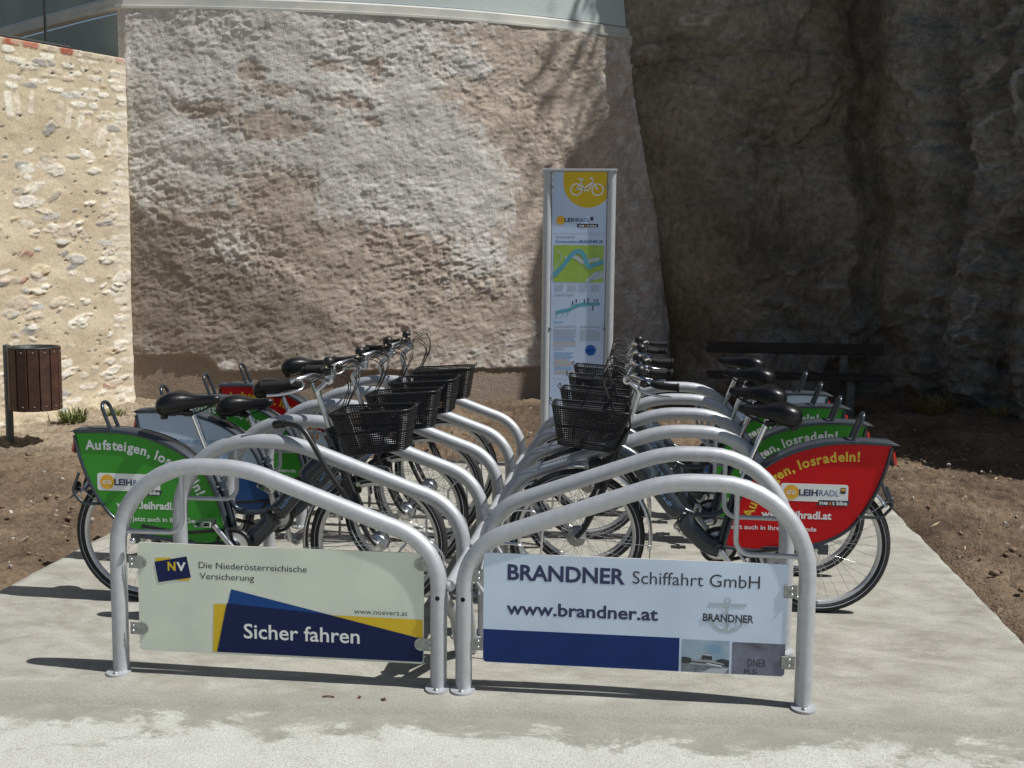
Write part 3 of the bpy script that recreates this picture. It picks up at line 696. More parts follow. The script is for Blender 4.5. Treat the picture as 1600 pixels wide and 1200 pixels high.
# ---- advertising boards bolted into the two front hoops
YB = -.022
def board_frame(y=YB): return (Vector((0, y, 0)), Vector((1, 0, 0)), Vector((0, 0, 1)))
fr = board_frame()
nv = empty('advertising_board', (0, 0, 0), label='cream insurance board with navy and yellow shapes, bolted in front left hoop', cat='sign')
b = MB(); b.prism(rrect(-1.318, .104, -.110, .566, .012), fr, -.006, 0, 'cream', 'board_edge')
e = .0006
b.flat([(-1.241, .503), (-1.176, .506), (-1.170, .44), (-1.236, .43)], fr, 'yellow', e); b.flat([(-1.150, .44), (-1.103, .45), (-1.093, .412), (-1.15, .409)], fr, 'yellow', e)
b.flat([(-1.245, .486), (-1.230, .399), (-1.089, .425), (-1.106, .514)], fr, 'navy_dark', 2*e)
put_text(b, 'N', -1.188, .453, .034, .034, fr, 'yellow', 3*e, .035); put_text(b, 'V', -1.150, .453, .040, .034, fr, 'white_ink', 3*e, .035)
put_text(b, 'Die Niederösterreichische', -1.055, .467, .459, .026, fr, 'ink', e, .004)
put_text(b, 'Versicherung', -1.052, .421, .233, .026, fr, 'ink', e, .004)
put_text(b, 'www.noevers.at', -.399, .303, .222, .021, fr, 'ink', e)
b.flat([(-1.002, .1045), (-.1125, .1045), (-.1125, .288), (-.995, .318)][0:0] or [(-1.001, .112), (-.96, .112), (-.93, .318), (-.993, .318)], fr, 'yellow', e)
b.flat([(-.50, .292), (-.114, .290), (-.114, .200), (-.16, .205)], fr, 'yellow', e)
b.flat([(-.983, .112), (-.118, .112), (-.112, .118), (-.112, .209), (-.918, .383)], fr, 'mid_blue', 2*e)
b.flat([(-.982, .1125), (-.118, .1125), (-.1125, .118), (-.1125, .2085), (-.515, .2955), (-.937, .322)], fr, 'navy_dark', 3*e)
put_text(b, 'Sicher fahren', -.866, .178, .490, .060, fr, 'white_ink', 4*e, .012)
b.build('panel', nv)
for x, z in ((-1.355, .482), (-1.355, .198), (-.072, .520), (-.072, .187)):
    sgn = 1 if x < -1 else -1; tb = MB()
    tf = (Vector((x, YB-.0015, z)), Vector((sgn, 0, 0)), Vector((0, 0, 1)))
    pts = [(0, -.026), (.05, -.026)]+[(.05+.026*math.sin(a), -.026*math.cos(a)) for a in [math.pi*k/10 for k in range(11)]]+[(0, .026)]
    V_ = pts if sgn > 0 else [(p[0], -p[1]) for p in pts]
    tb.prism(V_, tf, -.0 if sgn > 0 else 0., .004*sgn*1., 'zinc')
    if sgn < 0 or True:
        for q in (-.010, .012): tb.lathe([(0, -.004), (.004, -.0035), (.0055, 0)], (x+sgn*.012, YB-.0055, z+q), 'alu', 'y', 8)
    tb.build('bracket', nv)
b = MB(); b.lathe([(0, .012), (.010, .010), (.014, 0), (.010, -.010), (0, -.012)], (-1.334, -.030, .573), 'chrome', 'z', 16); b.build('ball_knob', nv)

br = empty('advertising_board', (0, 0, 0), label='white shipping company board with blue strip and small photos, in front right hoop', cat='sign')
b = MB(); b.prism(rrect(.134, .126, 1.334, .580, .015), fr, -.006, 0, 'white', 'board_edge')
put_text(b, 'BRANDNER', .231, .474, .470, .060, fr, 'navy_ink', e, .03)
put_text(b, 'Schiffahrt GmbH', .730, .478, .497, .050, fr, 'ink', e)
put_text(b, 'www.brandner.at', .228, .331, .606, .050, fr, 'navy_ink', e, .024)
b.prism([(.1345, .139), (.139, .131), (.147, .1275), (.921, .1275), (.921, .264), (.1345, .264)], fr, 0, e, 'navy')
# anchor emblem
acx, acz = 1.104, .360
b.disc((acx, .424), .013, fr, 'pale_ink', e, 20, ri=.008); b.line2([(acx, .412), (acx, .305)], .009, fr, 'pale_ink', e)
b.line2([(1.030, .407), (1.178, .407)], .011, fr, 'pale_ink', 1.5*e)
b.line2([(acx+.066*math.cos(a), .362+.062*math.sin(a)) for a in [RAD(-170+160*k/16) for k in range(17)]], .010, fr, 'pale_ink', 1.2*e)
for s_ in (-1, 1): b.flat([(acx+s_*.052, .345), (acx+s_*.082, .342), (acx+s_*.066, .368)][::s_], fr, 'pale_ink', e)
b.line2([(acx-.02+.02*math.sin(k*.9), .40-k*.009) for k in range(11)], .005, fr, 'pale_ink', 1.8*e)
b.line2([(acx+.02+.014*math.cos(k*.7), .325+.014*math.sin(k*.7)) for k in range(10)], .004, fr, 'pale_ink', 1.8*e)
put_text(b, 'BRANDNER', 1.010, .338, .197, .030, fr, 'ink', 3*e, .022)
# ship photograph
b.flat([(.931, .1275), (1.118, .1275), (1.118, .260), (.931, .260)], fr, 'sky_photo', e)
b.flat([(.931, .1275), (1.118, .1275), (1.118, .158), (.931, .163)], fr, 'water_photo', 1.5*e)
b.flat([(.931, .163), (.972, .163), (.968, .184), (.945, .189), (.931, .187)], fr, 'dark_photo', 2*e)
b.flat([(1.07, .158), (1.118, .155), (1.118, .181), (1.09, .187), (1.066, .180)], fr, 'dark_photo', 2*e)
b.flat([(.962, .160), (1.09, .152), (1.10, .166), (1.045, .180), (.975, .180)], fr, 'ship_photo', 2.5*e)
b.flat([(1.005, .180), (1.055, .179), (1.055, .198), (1.036, .206), (1.012, .202)], fr, 'map_grey', 3*e)
b.flat([(1.008, .181), (1.052, .180), (1.052, .196), (1.012, .199)], fr, 'dark_photo', 3.5*e)
b.line2([(.965, .171), (1.05, .166), (1.095, .160)], .005, fr, 'dark_photo', 3*e)
b.line2([(1.03, .166), (1.09, .157)], .004, fr, 'white_ink', 3.6*e)
b.flat([(1.01, .1275), (1.10, .1275), (1.118, .15), (1.05, .148)], fr, 'map_grey', 2*e)
# plaque photograph
b.flat([(1.128, .1275), (1.321, .1275), (1.330, .133), (1.3335, .142), (1.3335, .258), (1.128, .258)], fr, 'plaque_photo', e)
put_text(b, 'DNER', 1.190, .162, .072, .030, fr, 'dark_photo', 2*e, .01); put_text(b, 'RS', 1.178, .132, .05, .018, fr, 'dark_photo', 2*e)
b.line2([(1.22, .244), (1.235, .243)], .004, fr, 'dark_photo', 2*e)
b.build('panel', br)
for x, z in ((.092, .483), (.092, .198), (1.372, .472), (1.372, .184)):
    sgn = 1 if x < 1 else -1; tb = MB()
    tb.box((x+sgn*.026, YB+.004 if sgn > 0 else YB-.003, z), (.052, .004, .052), 'zinc', bev=.0012)
    for q in (-.012, .012): tb.lathe([(0, -.004), (.004, -.0035), (.0055, 0)], (x+sgn*.022, (YB+.002 if sgn > 0 else YB-.005), z+q), 'alu', 'y', 8)
    tb.build('bracket', br)

# ================================================================== BIKES
BL = .49, .31                       # bottom bracket
WR, TYR = .347, .0245
def wheel_meshes(parent, x, front):
    b = MB(); R = WR-.042
    b.lathe([(R+.010, -.013), (R+.004, -.0145), (R-.012, -.0115), (R-.020, -.005), (R-.022, 0), (R-.020, .005), (R-.012, .0115), (R+.004, .0145), (R+.010, .013)], (0, 0, 0), 'rim', 'y', 56)
    wh = b.build('wheel', parent, (x, 0, WR))
    b = MB(); b.ring((0, 0, 0), WR-TYR, TYR, 'rubber', 'y', 60, 12); b.ring((0, -.0235, 0), WR-.027, .0016, 'map_grey', 'y', 60, 4); b.ring((0, .0235, 0), WR-.027, .0016, 'map_grey', 'y', 60, 4); b.build('tyre', wh)
    b = MB(); hr = .040 if front else .032
    b.lathe([(0, -.055), (.008, -.055), (.008, -.036), (hr, -.034), (hr+.006, -.030), (hr+.006, -.022), (hr*.75, -.018), (hr*.7, .018), (hr+.006, .022), (hr+.006, .030), (hr, .034), (.008, .036), (.008, .055), (0, .055)], (0, 0, 0), 'alu', 'y', 24)
    if front: b.lathe([(0, .041), (.046, .040), (.050, .036), (.050, .030)], (0, 0, 0), 'zinc', 'y', 24); b.lathe([(0, .050), (.010, .049), (.012, .041)], (0, 0, 0), 'chrome', 'y', 10)
    b.build('hub', wh)
    b = MB(); N = 32
    for k in range(N):
        a = 2*math.pi*k/N; s_ = -1 if k % 2 else 1; off = .9*(1 if (k//2) % 2 else -1)
        b.tube([(hr*math.cos(a+off), s_*.026, hr*math.sin(a+off)), ((R-.02)*math.cos(a), 0, (R-.02)*math.sin(a))], .0013, 'chrome', 3, caps=False)
    b.build('spokes', wh)
    return wh

ARCH = [(-.352, .868), (-.15, .874), (0, .862), (.14, .822), (.255, .762), (.345, .686), (.405, .575), (.452, .42), (.472, .33)]
EDGE = [(-.318, .850), (-.292, .74), (-.250, .625), (-.190, .515), (-.128, .44), (-.05, .388), (.04, .356), (.21, .326), (.34, .318), (.472, .330)]
def guard_poly():
    a = [(p.x, p.y) for p in spline([(x, z, 0) for x, z in ARCH[0:]], 5)]
    a[0] = (-.318, .868)
    c = [(p.x, p.y) for p in spline([(x, z, 0) for x, z in EDGE], 5)]
    return a, c
def ARC_IN(d):
    a = [Vector((p.x, p.y)) for p in spline([(x, z, 0) for x, z in ARCH], 5)]; out = []
    for i in range(1, len(a)-1):
        t_ = (a[i+1]-a[i-1]).normalized(); out.append(a[i]+Vector((t_.y, -t_.x))*d)
    return out

def guard_panel_mesh(scheme, side):
    """side=-1 right side of the bike, +1 left side. Printed sheet with its lettering, drawn as seen from that side."""
    a, c = guard_poly(); b = MB()
    fr = (Vector((0, side*.058, 0)), Vector((-side, 0, 0)), Vector((0, 0, 1)))
    U_ = lambda x: -side*x
    poly = [(U_(x), z) for x, z in a]+[(U_(x), z) for x, z in c[::-1][1:-1]]
    if side < 0: poly = poly[::-1]
    base = {'red': 'red', 'green': 'green', 'white': 'white', 'sponsor': 'red'}[scheme]; ink = {'red': 'yellow_ink', 'green': 'white_ink', 'white': 'text_blue', 'sponsor': 'yellow_ink'}[scheme]
    b.prism(poly, fr, -.003, 0, base); e = .0007
    if scheme == 'white':
        low = [p for p in poly if p[1] < .60]
        xs_l = [p for p in ((U_(x), z) for x, z in a) if p[1] < .60]; xs_r = [p for p in ((U_(x), z) for x, z in c) if p[1] < .60]
        pol2 = xs_l+xs_r[::-1][1:]; pol2 = pol2 if side > 0 else pol2[::-1]
        b.flat(pol2, fr, 'blue_sheet', e)
        put_text(b, 'und testen, testen', -.15 if side < 0 else -.22, .70, .34, .030, fr, ink, e, .01)
        put_text(b, 'www.leihradl.at', -.02 if side < 0 else -.28, .625, .30, .034, fr, ink, e, .01)
        put_text(b, 'leihradl', .0 if side < 0 else -.25, .52, .26, .05, fr, 'white_ink', 2*e, .02)
        return b
    pin = ARC_IN(.092)
    path = [(U_(p.x), p.y) for p in pin]
    if side > 0: path = path[::-1]
    tl = 'Aufsteigen, losradeln!'; L_ = sum((Vector(q)-Vector(p)).length for p, q in zip(path, path[1:]))
    sc = .046/CAPH; wd = (ext(tl, .03)[1])*sc
    put_arc_text(b, tl, path, .045 if side < 0 else max(.0, L_-.135-wd*1.12), .046, fr, ink, e, .03, 1.12, 1.)
    u0 = -.205
    b.prism(rrect(u0, .575, u0+.325, .663, .012), fr, 0, e, 'white_ink')
    b.disc((u0+.052, .619), .037, fr, 'orange', 2*e)
    for q in (-.014, .012): b.disc((u0+.052+q, .617), .010, fr, 'white_ink', 3*e, 14, ri=.006)
    b.line2([(u0+.038, .617), (u0+.046, .628), (u0+.058, .628), (u0+.064, .617)], .004, fr, 'white_ink', 3*e)
    put_text(b, 'LEIH', u0+.088, .604, .092, .030, fr, 'navy_ink', 2*e, .035); put_text(b, 'RADL', u0+.187, .604, .094, .030, fr, 'mid_blue', 2*e)
    b.prism(rrect(u0+.287, .618, u0+.313, .648, .003), fr, e, 2*e, 'ink'); b.flat([(u0+.291, .632), (u0+.309, .632), (u0+.309, .644), (u0+.291, .644)], fr, 'orange', 3*e)
    v0 = [(u0+.175, .556), (u0+.325, .556), (u0+.337, .584), (u0+.187, .584)]
    b.flat(v0, fr, 'ink', 2*e)
    put_text(b, 'ne', u0+.190, .562, .040, .019, fr, 'white_ink', 3*e, .03); put_text(b, 'x', u0+.232, .562, .016, .019, fr, 'orange_ink', 3*e, .03); put_text(b, 't bike', u0+.250, .562, .072, .019, fr, 'white_ink', 3*e, .03)
    if scheme == 'sponsor':
        cl_ = 1 if side < 0 else -1
        b.flat([(cl_*q, z) for q, z in ((.10, .345), (.445, .345), (.42, .50), (.375, .585), (.10, .585))][::cl_], fr, 'white', 1.5*e)
        for q, z, w_, h_, m_ in ((.15, .52, .05, .045, 'red'), (.23, .52, .07, .03, 'red'), (.31, .525, .05, .03, 'orange_ink'), (.16, .43, .04, .04, 'red'), (.26, .42, .05, .055, 'red'), (.35, .40, .05, .03, 'blue_sheet'), (.36, .46, .03, .03, 'orange')):
            b.flat([(cl_*q, z), (cl_*(q+w_), z), (cl_*(q+w_), z+h_), (cl_*q, z+h_)][::cl_], fr, m_, 2.2*e)
        return b
    put_text(b, 'www.leihradl.at', -.11 if side < 0 else -.295, .488, .34, .036, fr, 'white_ink', e, .03)
    put_text(b, 'Jetzt auch in Ihrer Gemeinde', -.03 if side < 0 else -.455, .425, .43, .022, fr, 'white_ink', e, .015)
    return b

def make_bike(scheme):
    t_ = empty('hire_bike', (0, 0, 0))
    # ---- frame
    b = MB()
    dt = spline([(1.005, 0, .790), (.93, 0, .745), (.84, 0, .655), (.74, 0, .530), (.64, 0, .410), (.555, 0, .330), (.49, 0, .305)], 5)
    b.tube(dt, .047, 'frame', 16, ry=.034, ref=(.64, 0, .77))
    b.tube([(1.036, 0, .690), (.978, 0, .885)], .024, 'frame', 14)
    b.tube(spline([(.735, 0, .545), (.66, 0, .495), (.58, 0, .475), (.495, 0, .490), (.455, 0, .54)], 5), .0125, 'frame', 10)
    b.tube([(.49, 0, .31), (.425, 0, .585)], .019, 'frame', 12); b.tube([(.49, -.045, .31), (.49, .045, .31)], .030, 'frame', 16)
    a, c = guard_poly()
    for s_ in (-1, 1):
        b.tube([(x, s_*.058, z) for x, z in a], .0105, 'frame', 8)
        b.tube([(x, s_*.058, z) for x, z in c], .0090, 'frame', 8)
        b.tube([(.46, s_*.03, .33), (.20, s_*.060, .335), (0, s_*.062, WR)], .009, 'frame', 8)
        b.box((-.01, s_*.066, WR-.01), (.05, .005, .05), 'frame', bev=.001)
        b.tube(fillet([(-.17, s_*.058, .505), (-.285, s_*.058, .505), (-.338, s_*.058, .565), (-.300, s_*.058, .66)], [.04, .04], 5), .008, 'frame', 8)
    for i in (0, 10, 20, 30): b.tube([(a[i][0], -.058, a[i][1]), (a[i][0], .058, a[i][1])], .007, 'frame', 6)
    b.build('frame', t_)
    # pale lettering along the down tube, one decal per side
    for s_ in (-1, 1):
        b = MB(); q0, q1 = dt[9], dt[17]; ex = (q1-q0).normalized(); ey = Vector((0, s_, 0)).cross(ex)
        if ey.z < 0: ex = -ex; ey = Vector((0, s_, 0)).cross(ex)
        fr2 = ((q0+q1)/2+Vector((0, s_*.0352, 0)), ex, ey)
        put_text(b, 'leihradl', -.085, -.011, .15, .020, fr2, 'text_blue', .001, .0)
        b.build('tube_lettering', t_)
    # ---- top cover between the two panels
    b = MB(); rows = []
    for i, (x, z) in enumerate(a[:-6]):
        hw = .053; rows.append([(x, -hw, z-.001), (x, -hw*.8, z+.010), (x, 0, z+.014), (x, hw*.8, z+.010), (x, hw, z-.001)])
    rows = [[(-.362, y*.8, .860) for y in (-.053, -.04, 0, .04, .053)]]+rows
    R_ = np.array(rows); n, k = R_.shape[:2]
    b.add([tuple(p) for p in R_.reshape(-1, 3)], [(i*k+j, i*k+j+1, (i+1)*k+j+1, (i+1)*k+j) for i in range(n-1) for j in range(k-1)], 'cover', True)
    b.build('top_cover', t_)
    b = MB(); b.tube(fillet([(-.135, -.045, .880), (-.185, -.042, 1.012), (-.185, .042, 1.012), (-.135, .045, .880)], [.04, .04], 7), .0095, 'frame', 10); b.build('carrier_loop', t_)
    for s_ in (-1, 1):
        b = guard_panel_mesh(scheme, s_); o = b.build('guard_panel', t_); o['side'] = s_
    b = MB(); b.box((-.338, 0, .795), (.020, .055, .075), 'lens', Matrix.Rotation(.22, 3, 'Y'), bev=.006); b.box((-.324, 0, .795), (.012, .062, .082), 'black', Matrix.Rotation(.22, 3, 'Y'), bev=.002); b.build('tail_light', t_)
    # ---- wheels, mudguards
    wheel_meshes(t_, 0, False); wheel_meshes(t_, 1.21, True)
    def mudguard(x, a0, a1, name, flap):
        b = MB(); n = 26; R = .382; rows = []
        for i in range(n+1):
            q = a0+(a1-a0)*i/n
            rows.append([(x+(R+dr)*math.cos(q), y, WR+(R+dr)*math.sin(q)) for y, dr in ((-.029, -.016), (-.024, -.003), (0, .004), (.024, -.003), (.029, -.016))])
        A_ = np.array(rows); b.add([tuple(p) for p in A_.reshape(-1, 3)], [(i*5+j, i*5+j+1, (i+1)*5+j+1, (i+1)*5+j) for i in range(n) for j in range(4)], 'alu', True)
        q = a1
        p = Vector((x+R*math.cos(q), 0, WR+R*math.sin(q)))
        for s_ in (-1, 1): b.tube([(x, s_*.045, WR), (p.x, s_*.028, p.z+.03)], .0022, 'chrome', 5)
        if flap: b.box((p.x-.03, 0, p.z-.015), (.07, .05, .004), 'black', Matrix.Rotation(-.7, 3, 'Y')); b.lathe([(0, -.012), (.024, -.008), (.026, 0), (.024, .008), (0, .012)], (p.x-.018, 0, p.z+.025), 'black', 'x', 14)
        else: b.box((p.x+.003, 0, p.z-.035), (.003, .05, .08), 'black')
        b.build(name, t_)
    mudguard(0, RAD(60), RAD(147), 'rear_mudguard', True); mudguard(1.21, RAD(84), RAD(190), 'front_mudguard', False)
    # ---- drive
    cs = MB(); cs.lathe([(.070, -.050), (.076, -.048), (.076, -.044), (.070, -.042), (.022, -.042), (.0, -.046)], (0, 0, 0), 'alu', 'y', 30)
    cs.tube([(0, -.075, 0), (0, .075, 0)], .009, 'zinc', 8)
    ca = RAD(128)
    for s_ in (-1, 1):
        d_ = Vector((math.cos(ca), 0, math.sin(ca)))*(1 if s_ < 0 else -1)
        cs.tube([Vector((0, s_*.072, 0)), d_*.178+Vector((0, s_*.086, 0))], [.017, .013], 'alu', 8)
    co = cs.build('crank', t_, (BL[0], 0, BL[1]))
    for s_ in (-1, 1):
        d_ = Vector((math.cos(ca), 0, math.sin(ca)))*(.178 if s_ < 0 else -.178); pm = MB()
        pm.box((0, 0, .012), (.085, .075, .006), 'alu', bev=.001); pm.box((0, 0, -.012), (.085, .075, .006), 'alu', bev=.001)
        for q in (-.04, .04): pm.box((q, 0, 0), (.006, .08, .022), 'chrome', bev=.001)
        pm.tube([(0, -.05, 0), (0, .05, 0)], .009, 'chrome', 8)
        pm.build('pedal', co, (d_.x, s_*.145, d_.z))
    b = MB(); b.ring((BL[0], -.050, BL[1]), .088, .016, 'black', 'y', 36, 8, ry=.010)
    for z0, z1 in ((.088, .055), (-.088, -.055)): b.tube([(BL[0], -.052, BL[1]+z0), (.22, -.055, .33+(z0+z1)/2*.6), (.02, -.055, WR+z1)], .010, 'black', 8)
    b.build('chain_guard', t_)
    b = MB(); b.tube([(.36, .05, .30), (.20, .085, .34)], .008, 'black', 8); b.tube([(.40, .04, .30), (.23, .095, .10)], .009, 'alu', 8) ; b.build('kickstand', t_)
    # ---- steering, turned as one with the front wheel
    b = MB(); b.tube([(1.034, 0, .70), (1.042, 0, .675)], .026, 'chrome', 12)
    b.box((1.056, 0, .655), (.04, .12, .03), 'black', Matrix.Rotation(.3, 3, 'Y'), bev=.006)
    for s_ in (-1, 1): b.tube(spline([(1.052, s_*.048, .665), (1.085, s_*.050, .575), (1.13, s_*.050, .47), (1.175, s_*.051, .385), (1.21, s_*.051, WR)], 4), [.0145]*6+[.013]*6+[.011]*5, 'black', 10)
    b.box((1.10, .0, .62), (.05, .03, .06), 'black', bev=.008); b.tube([(1.115, -.03, .64), (1.115, .03, .64)], .012, 'chrome', 8)
    b.build('fork', t_)
    b = MB(); b.lathe([(0, .03), (.028, .028), (.036, .01), (.038, -.02), (.03, -.035), (0, -.04)], (1.125, 0, .715), 'black', 'x', 16); b.lathe([(0, .0325), (.027, .030)], (1.125, 0, .715), 'white_ink', 'x', 14); b.build('headlight', t_)
    b = MB(); b.tube([(.978, 0, .885), (.968, 0, .915)], .025, 'black', 12)
    b.tube(fillet([(.972, 0, .90), (.906, 0, 1.090), (.970, 0, 1.150)], [.03], 5), .0150, 'alu', 12); b.tube([(.971, -.024, 1.150), (.971, .024, 1.150)], .021, 'alu', 12)
    b.build('stem', t_)
    SHX = -.033
    hp = spline([(q[0]+SHX, q[1], q[2]) for q in [(.768, -.325, 1.155), (.86, -.290, 1.160), (.925, -.245, 1.180), (.975, -.165, 1.188), (1.000, -.070, 1.155), (1.004, 0, 1.150), (1.000, .070, 1.155), (.975, .165, 1.188), (.925, .245, 1.180), (.86, .290, 1.160), (.768, .325, 1.155)]], 5)
    b = MB(); b.tube(hp, .0115, 'chrome', 10); hb = b.build('handlebar', t_)
    for s_ in (-1, 1):
        g = MB(); i0 = hp[:8] if s_ < 0 else hp[-8:]; g.tube(i0, .0175, 'grip', 12); g.lathe([(.0, -.008), (.021, -.006), (.021, .004), (.017, .006)], i0[0] if s_ < 0 else i0[-1], 'grip', 'x', 12); g.build('grip', hb)
        g = MB(); g.tube([(.905, s_*.262, 1.168), (.93, s_*.24, 1.16)], .020, 'black', 10); g.tube(spline([(.945, s_*.236, 1.155), (.945, s_*.285, 1.135), (.87, s_*.325, 1.115), (.80, s_*.345, 1.110)], 4), .0068, 'alu', 8); o_ = g.build('brake_lever', hb); o_.location.x = SHX
    g = MB(); g.lathe([(0, .030), (.018, .027), (.028, .014), (.030, 0), (.026, -.006), (0, -.006)], (.945, .185, 1.215), 'black', 'z', 14); g.tube([(.945, .185, 1.19), (.945, .185, 1.215)], .010, 'black', 8); g.box((.93, .205, 1.215), (.03, .03, .03), 'black', bev=.004); o_ = g.build('bell', hb); o_.location.x = SHX
    g = MB()
    for s_, dz in ((-1, 0), (1, .02)):
        g.tube(spline([(.95, s_*.235, 1.155), (1.06, s_*.20, 1.20+dz), (1.11, s_*.10, 1.14), (1.05, s_*.05, .98), (1.03, s_*.03, .80), (1.06, s_*.04, .66)], 6), .0030, 'cable', 5, caps=False)
        g.tube(spline([(.94, s_*.225, 1.16), (1.06, s_*.16, 1.215+dz), (1.11, s_*.06, 1.15), (1.06, s_*.02, 1.0), (1.01, s_*.028, .86)], 6), .0026, 'cable', 5, caps=False)
    g.tube(spline([(.99, -.032, .90), (1.045, -.04, .78), (1.07, -.05, .65)], 6), .006, 'cable', 6)
    g.build('brake_cables', t_, (-.02, 0, 0))
    # ---- basket of fine black wire
    b = MB()
    top_c = [(.985, -.165, 1.000), (1.375, -.125, 1.028), (1.375, .125, 1.028), (.985, .165, 1.000)]; bot_c = [(1.065, -.115, .800), (1.345, -.095, .832), (1.345, .095, .832), (1.065, .115, .800)]
    T_ = [Vector(p) for p in fillet(top_c+top_c[:1], [.04, .04, .03], 4)]; T_ = fillet([(.985, 0, 1.000)]+[top_c[0], top_c[1], top_c[2], top_c[3]]+[(.985, 0, 1.000)], [.03, .05, .05, .03], 5)
    B_ = fillet([(1.065, 0, .800)]+bot_c+[(1.065, 0, .800)], [.03, .05, .05, .03], 5)
    def resamp(P, n):
        L_ = [0.]
        for p, q in zip(P, P[1:]): L_.append(L_[-1]+(q-p).length)
        out = []; j = 0
        for k in range(n):
            s_ = L_[-1]*k/n
            while L_[j+1] < s_: j += 1
            out.append(P[j].lerp(P[j+1], (s_-L_[j])/(L_[j+1]-L_[j])))
        return out
    N = 96; NV = 19; Tn, Bn = resamp(T_, N), resamp(B_, N)
    def strip(p, q, wd, axis):
        d_ = (q-p).normalized(); s1 = d_.cross(axis); s1 = (s1.normalized() if s1.length > 1e-4 else d_.orthogonal())*wd/2; s2 = d_.cross(s1).normalized()*wd/2
        b.add([p+s1, p+s2, p-s1, p-s2, q+s1, q+s2, q-s1, q-s2], [(0, 1, 5, 4), (1, 2, 6, 5), (2, 3, 7, 6), (3, 0, 4, 7)], 'wire')
    zax = Vector((0, 0, 1)); WW = .0050
    for k in range(N): strip(Bn[k], Tn[k], WW, Vector((1, .3, 0)))
    for j in range(1, NV):
        t2 = j/NV
        for k in range(N):
            k2 = (k+1) % N; strip(Bn[k].lerp(Tn[k], t2), Bn[k2].lerp(Tn[k2], t2), WW, zax)
    for k in range(1, 22):
        q = k/22; strip(Vector(bot_c[0]).lerp(Vector(bot_c[1]), q), Vector(bot_c[3]).lerp(Vector(bot_c[2]), q), WW, zax)
    for k in range(1, 14):
        q = k/14; strip(Vector(bot_c[0]).lerp(Vector(bot_c[3]), q), Vector(bot_c[1]).lerp(Vector(bot_c[2]), q), WW, zax)
    b.tube(Tn, .0055, 'wire', 6, closed=True); b.tube(Bn, .0045, 'wire', 6, closed=True)
    mid_ = [p.lerp(q, .5) for p, q in zip(Bn, Tn)]; b.tube(mid_, .0035, 'wire', 5, closed=True)
    for s_ in (-1, 1): b.tube([(1.385, s_*.05, 1.028), (1.395, s_*.05, 1.045), (1.385, s_*.03, 1.047)], .003, 'wire', 5)
    for s_ in (-1, 1): b.tube([(.99, s_*.06, .98), (.985, s_*.03, .92), (1.06, s_*.05, .79), (1.10, s_*.055, .66)], .006, 'black', 6)
    b.build('basket', t_, (-.035, 0, 0))
    # ---- seat
    b = MB(); b.tube([(.452, 0, .500), (.272, 0, .970)], .0145, 'chrome', 14); b.build('seat_post', t_)
    b = MB(); b.tube([(.418, 0, .590), (.404, 0, .626)], .025, 'frame', 12); b.tube([(.40, -.04, .603), (.43, .05, .605)], .007, 'alu', 6); b.build('seat_clamp', t_)
    b = MB(); st = [(.108, .030, 1.010, .975), (.116, .070, 1.026, .950), (.138, .096, 1.042, .938), (.175, .107, 1.056, .936), (.212, .098, 1.060, .944), (.250, .068, 1.053, .960), (.290, .040, 1.043, .975), (.345, .028, 1.040, .986), (.388, .025, 1.042, .992), (.412, .020, 1.040, 1.002), (.420, .008, 1.030, 1.014)]
    n = 20; vs = []
    for x, hw, zt, zb in st:
        for j in range(n):
            q = 2*math.pi*j/n; cs_, sn = math.cos(q), math.sin(q)
            y = hw*math.copysign(abs(cs_)**.8, cs_); z_ = (zt+zb)/2+(zt-zb)/2*math.copysign(abs(sn)**(.75 if sn > 0 else .6), sn)
            if sn > 0 and .14 < x < .30: z_ -= .006*math.exp(-(y/.018)**2)
            vs.append((x, y, z_))
    fs = [(i*n+j, i*n+(j+1) % n, (i+1)*n+(j+1) % n, (i+1)*n+j) for i in range(len(st)-1) for j in range(n)]
    b.add(vs, fs, 'saddle', True); b.add(vs[:n], [tuple(range(n))[::-1]], 'saddle'); b.add(vs[-n:], [tuple(range(n))], 'saddle')
    sd = b.build('saddle', t_)
    b = MB()
    for s_ in (-1, 1):
        b.tube(spline([(.16, s_*.05, .955), (.22, s_*.03, .945), (.30, s_*.022, .952), (.385, s_*.012, .992)], 4), .004, 'black', 6)
        b.lathe([(.016, -.030), (.020, -.022), (.016, -.015), (.020, -.008), (.016, 0), (.020, .006)], (.155, s_*.055, .955), 'black', 'z', 10)
    b.box((.262, 0, .950), (.05, .05, .03), 'black', bev=.006); b.build('saddle_springs', sd)
    return t_

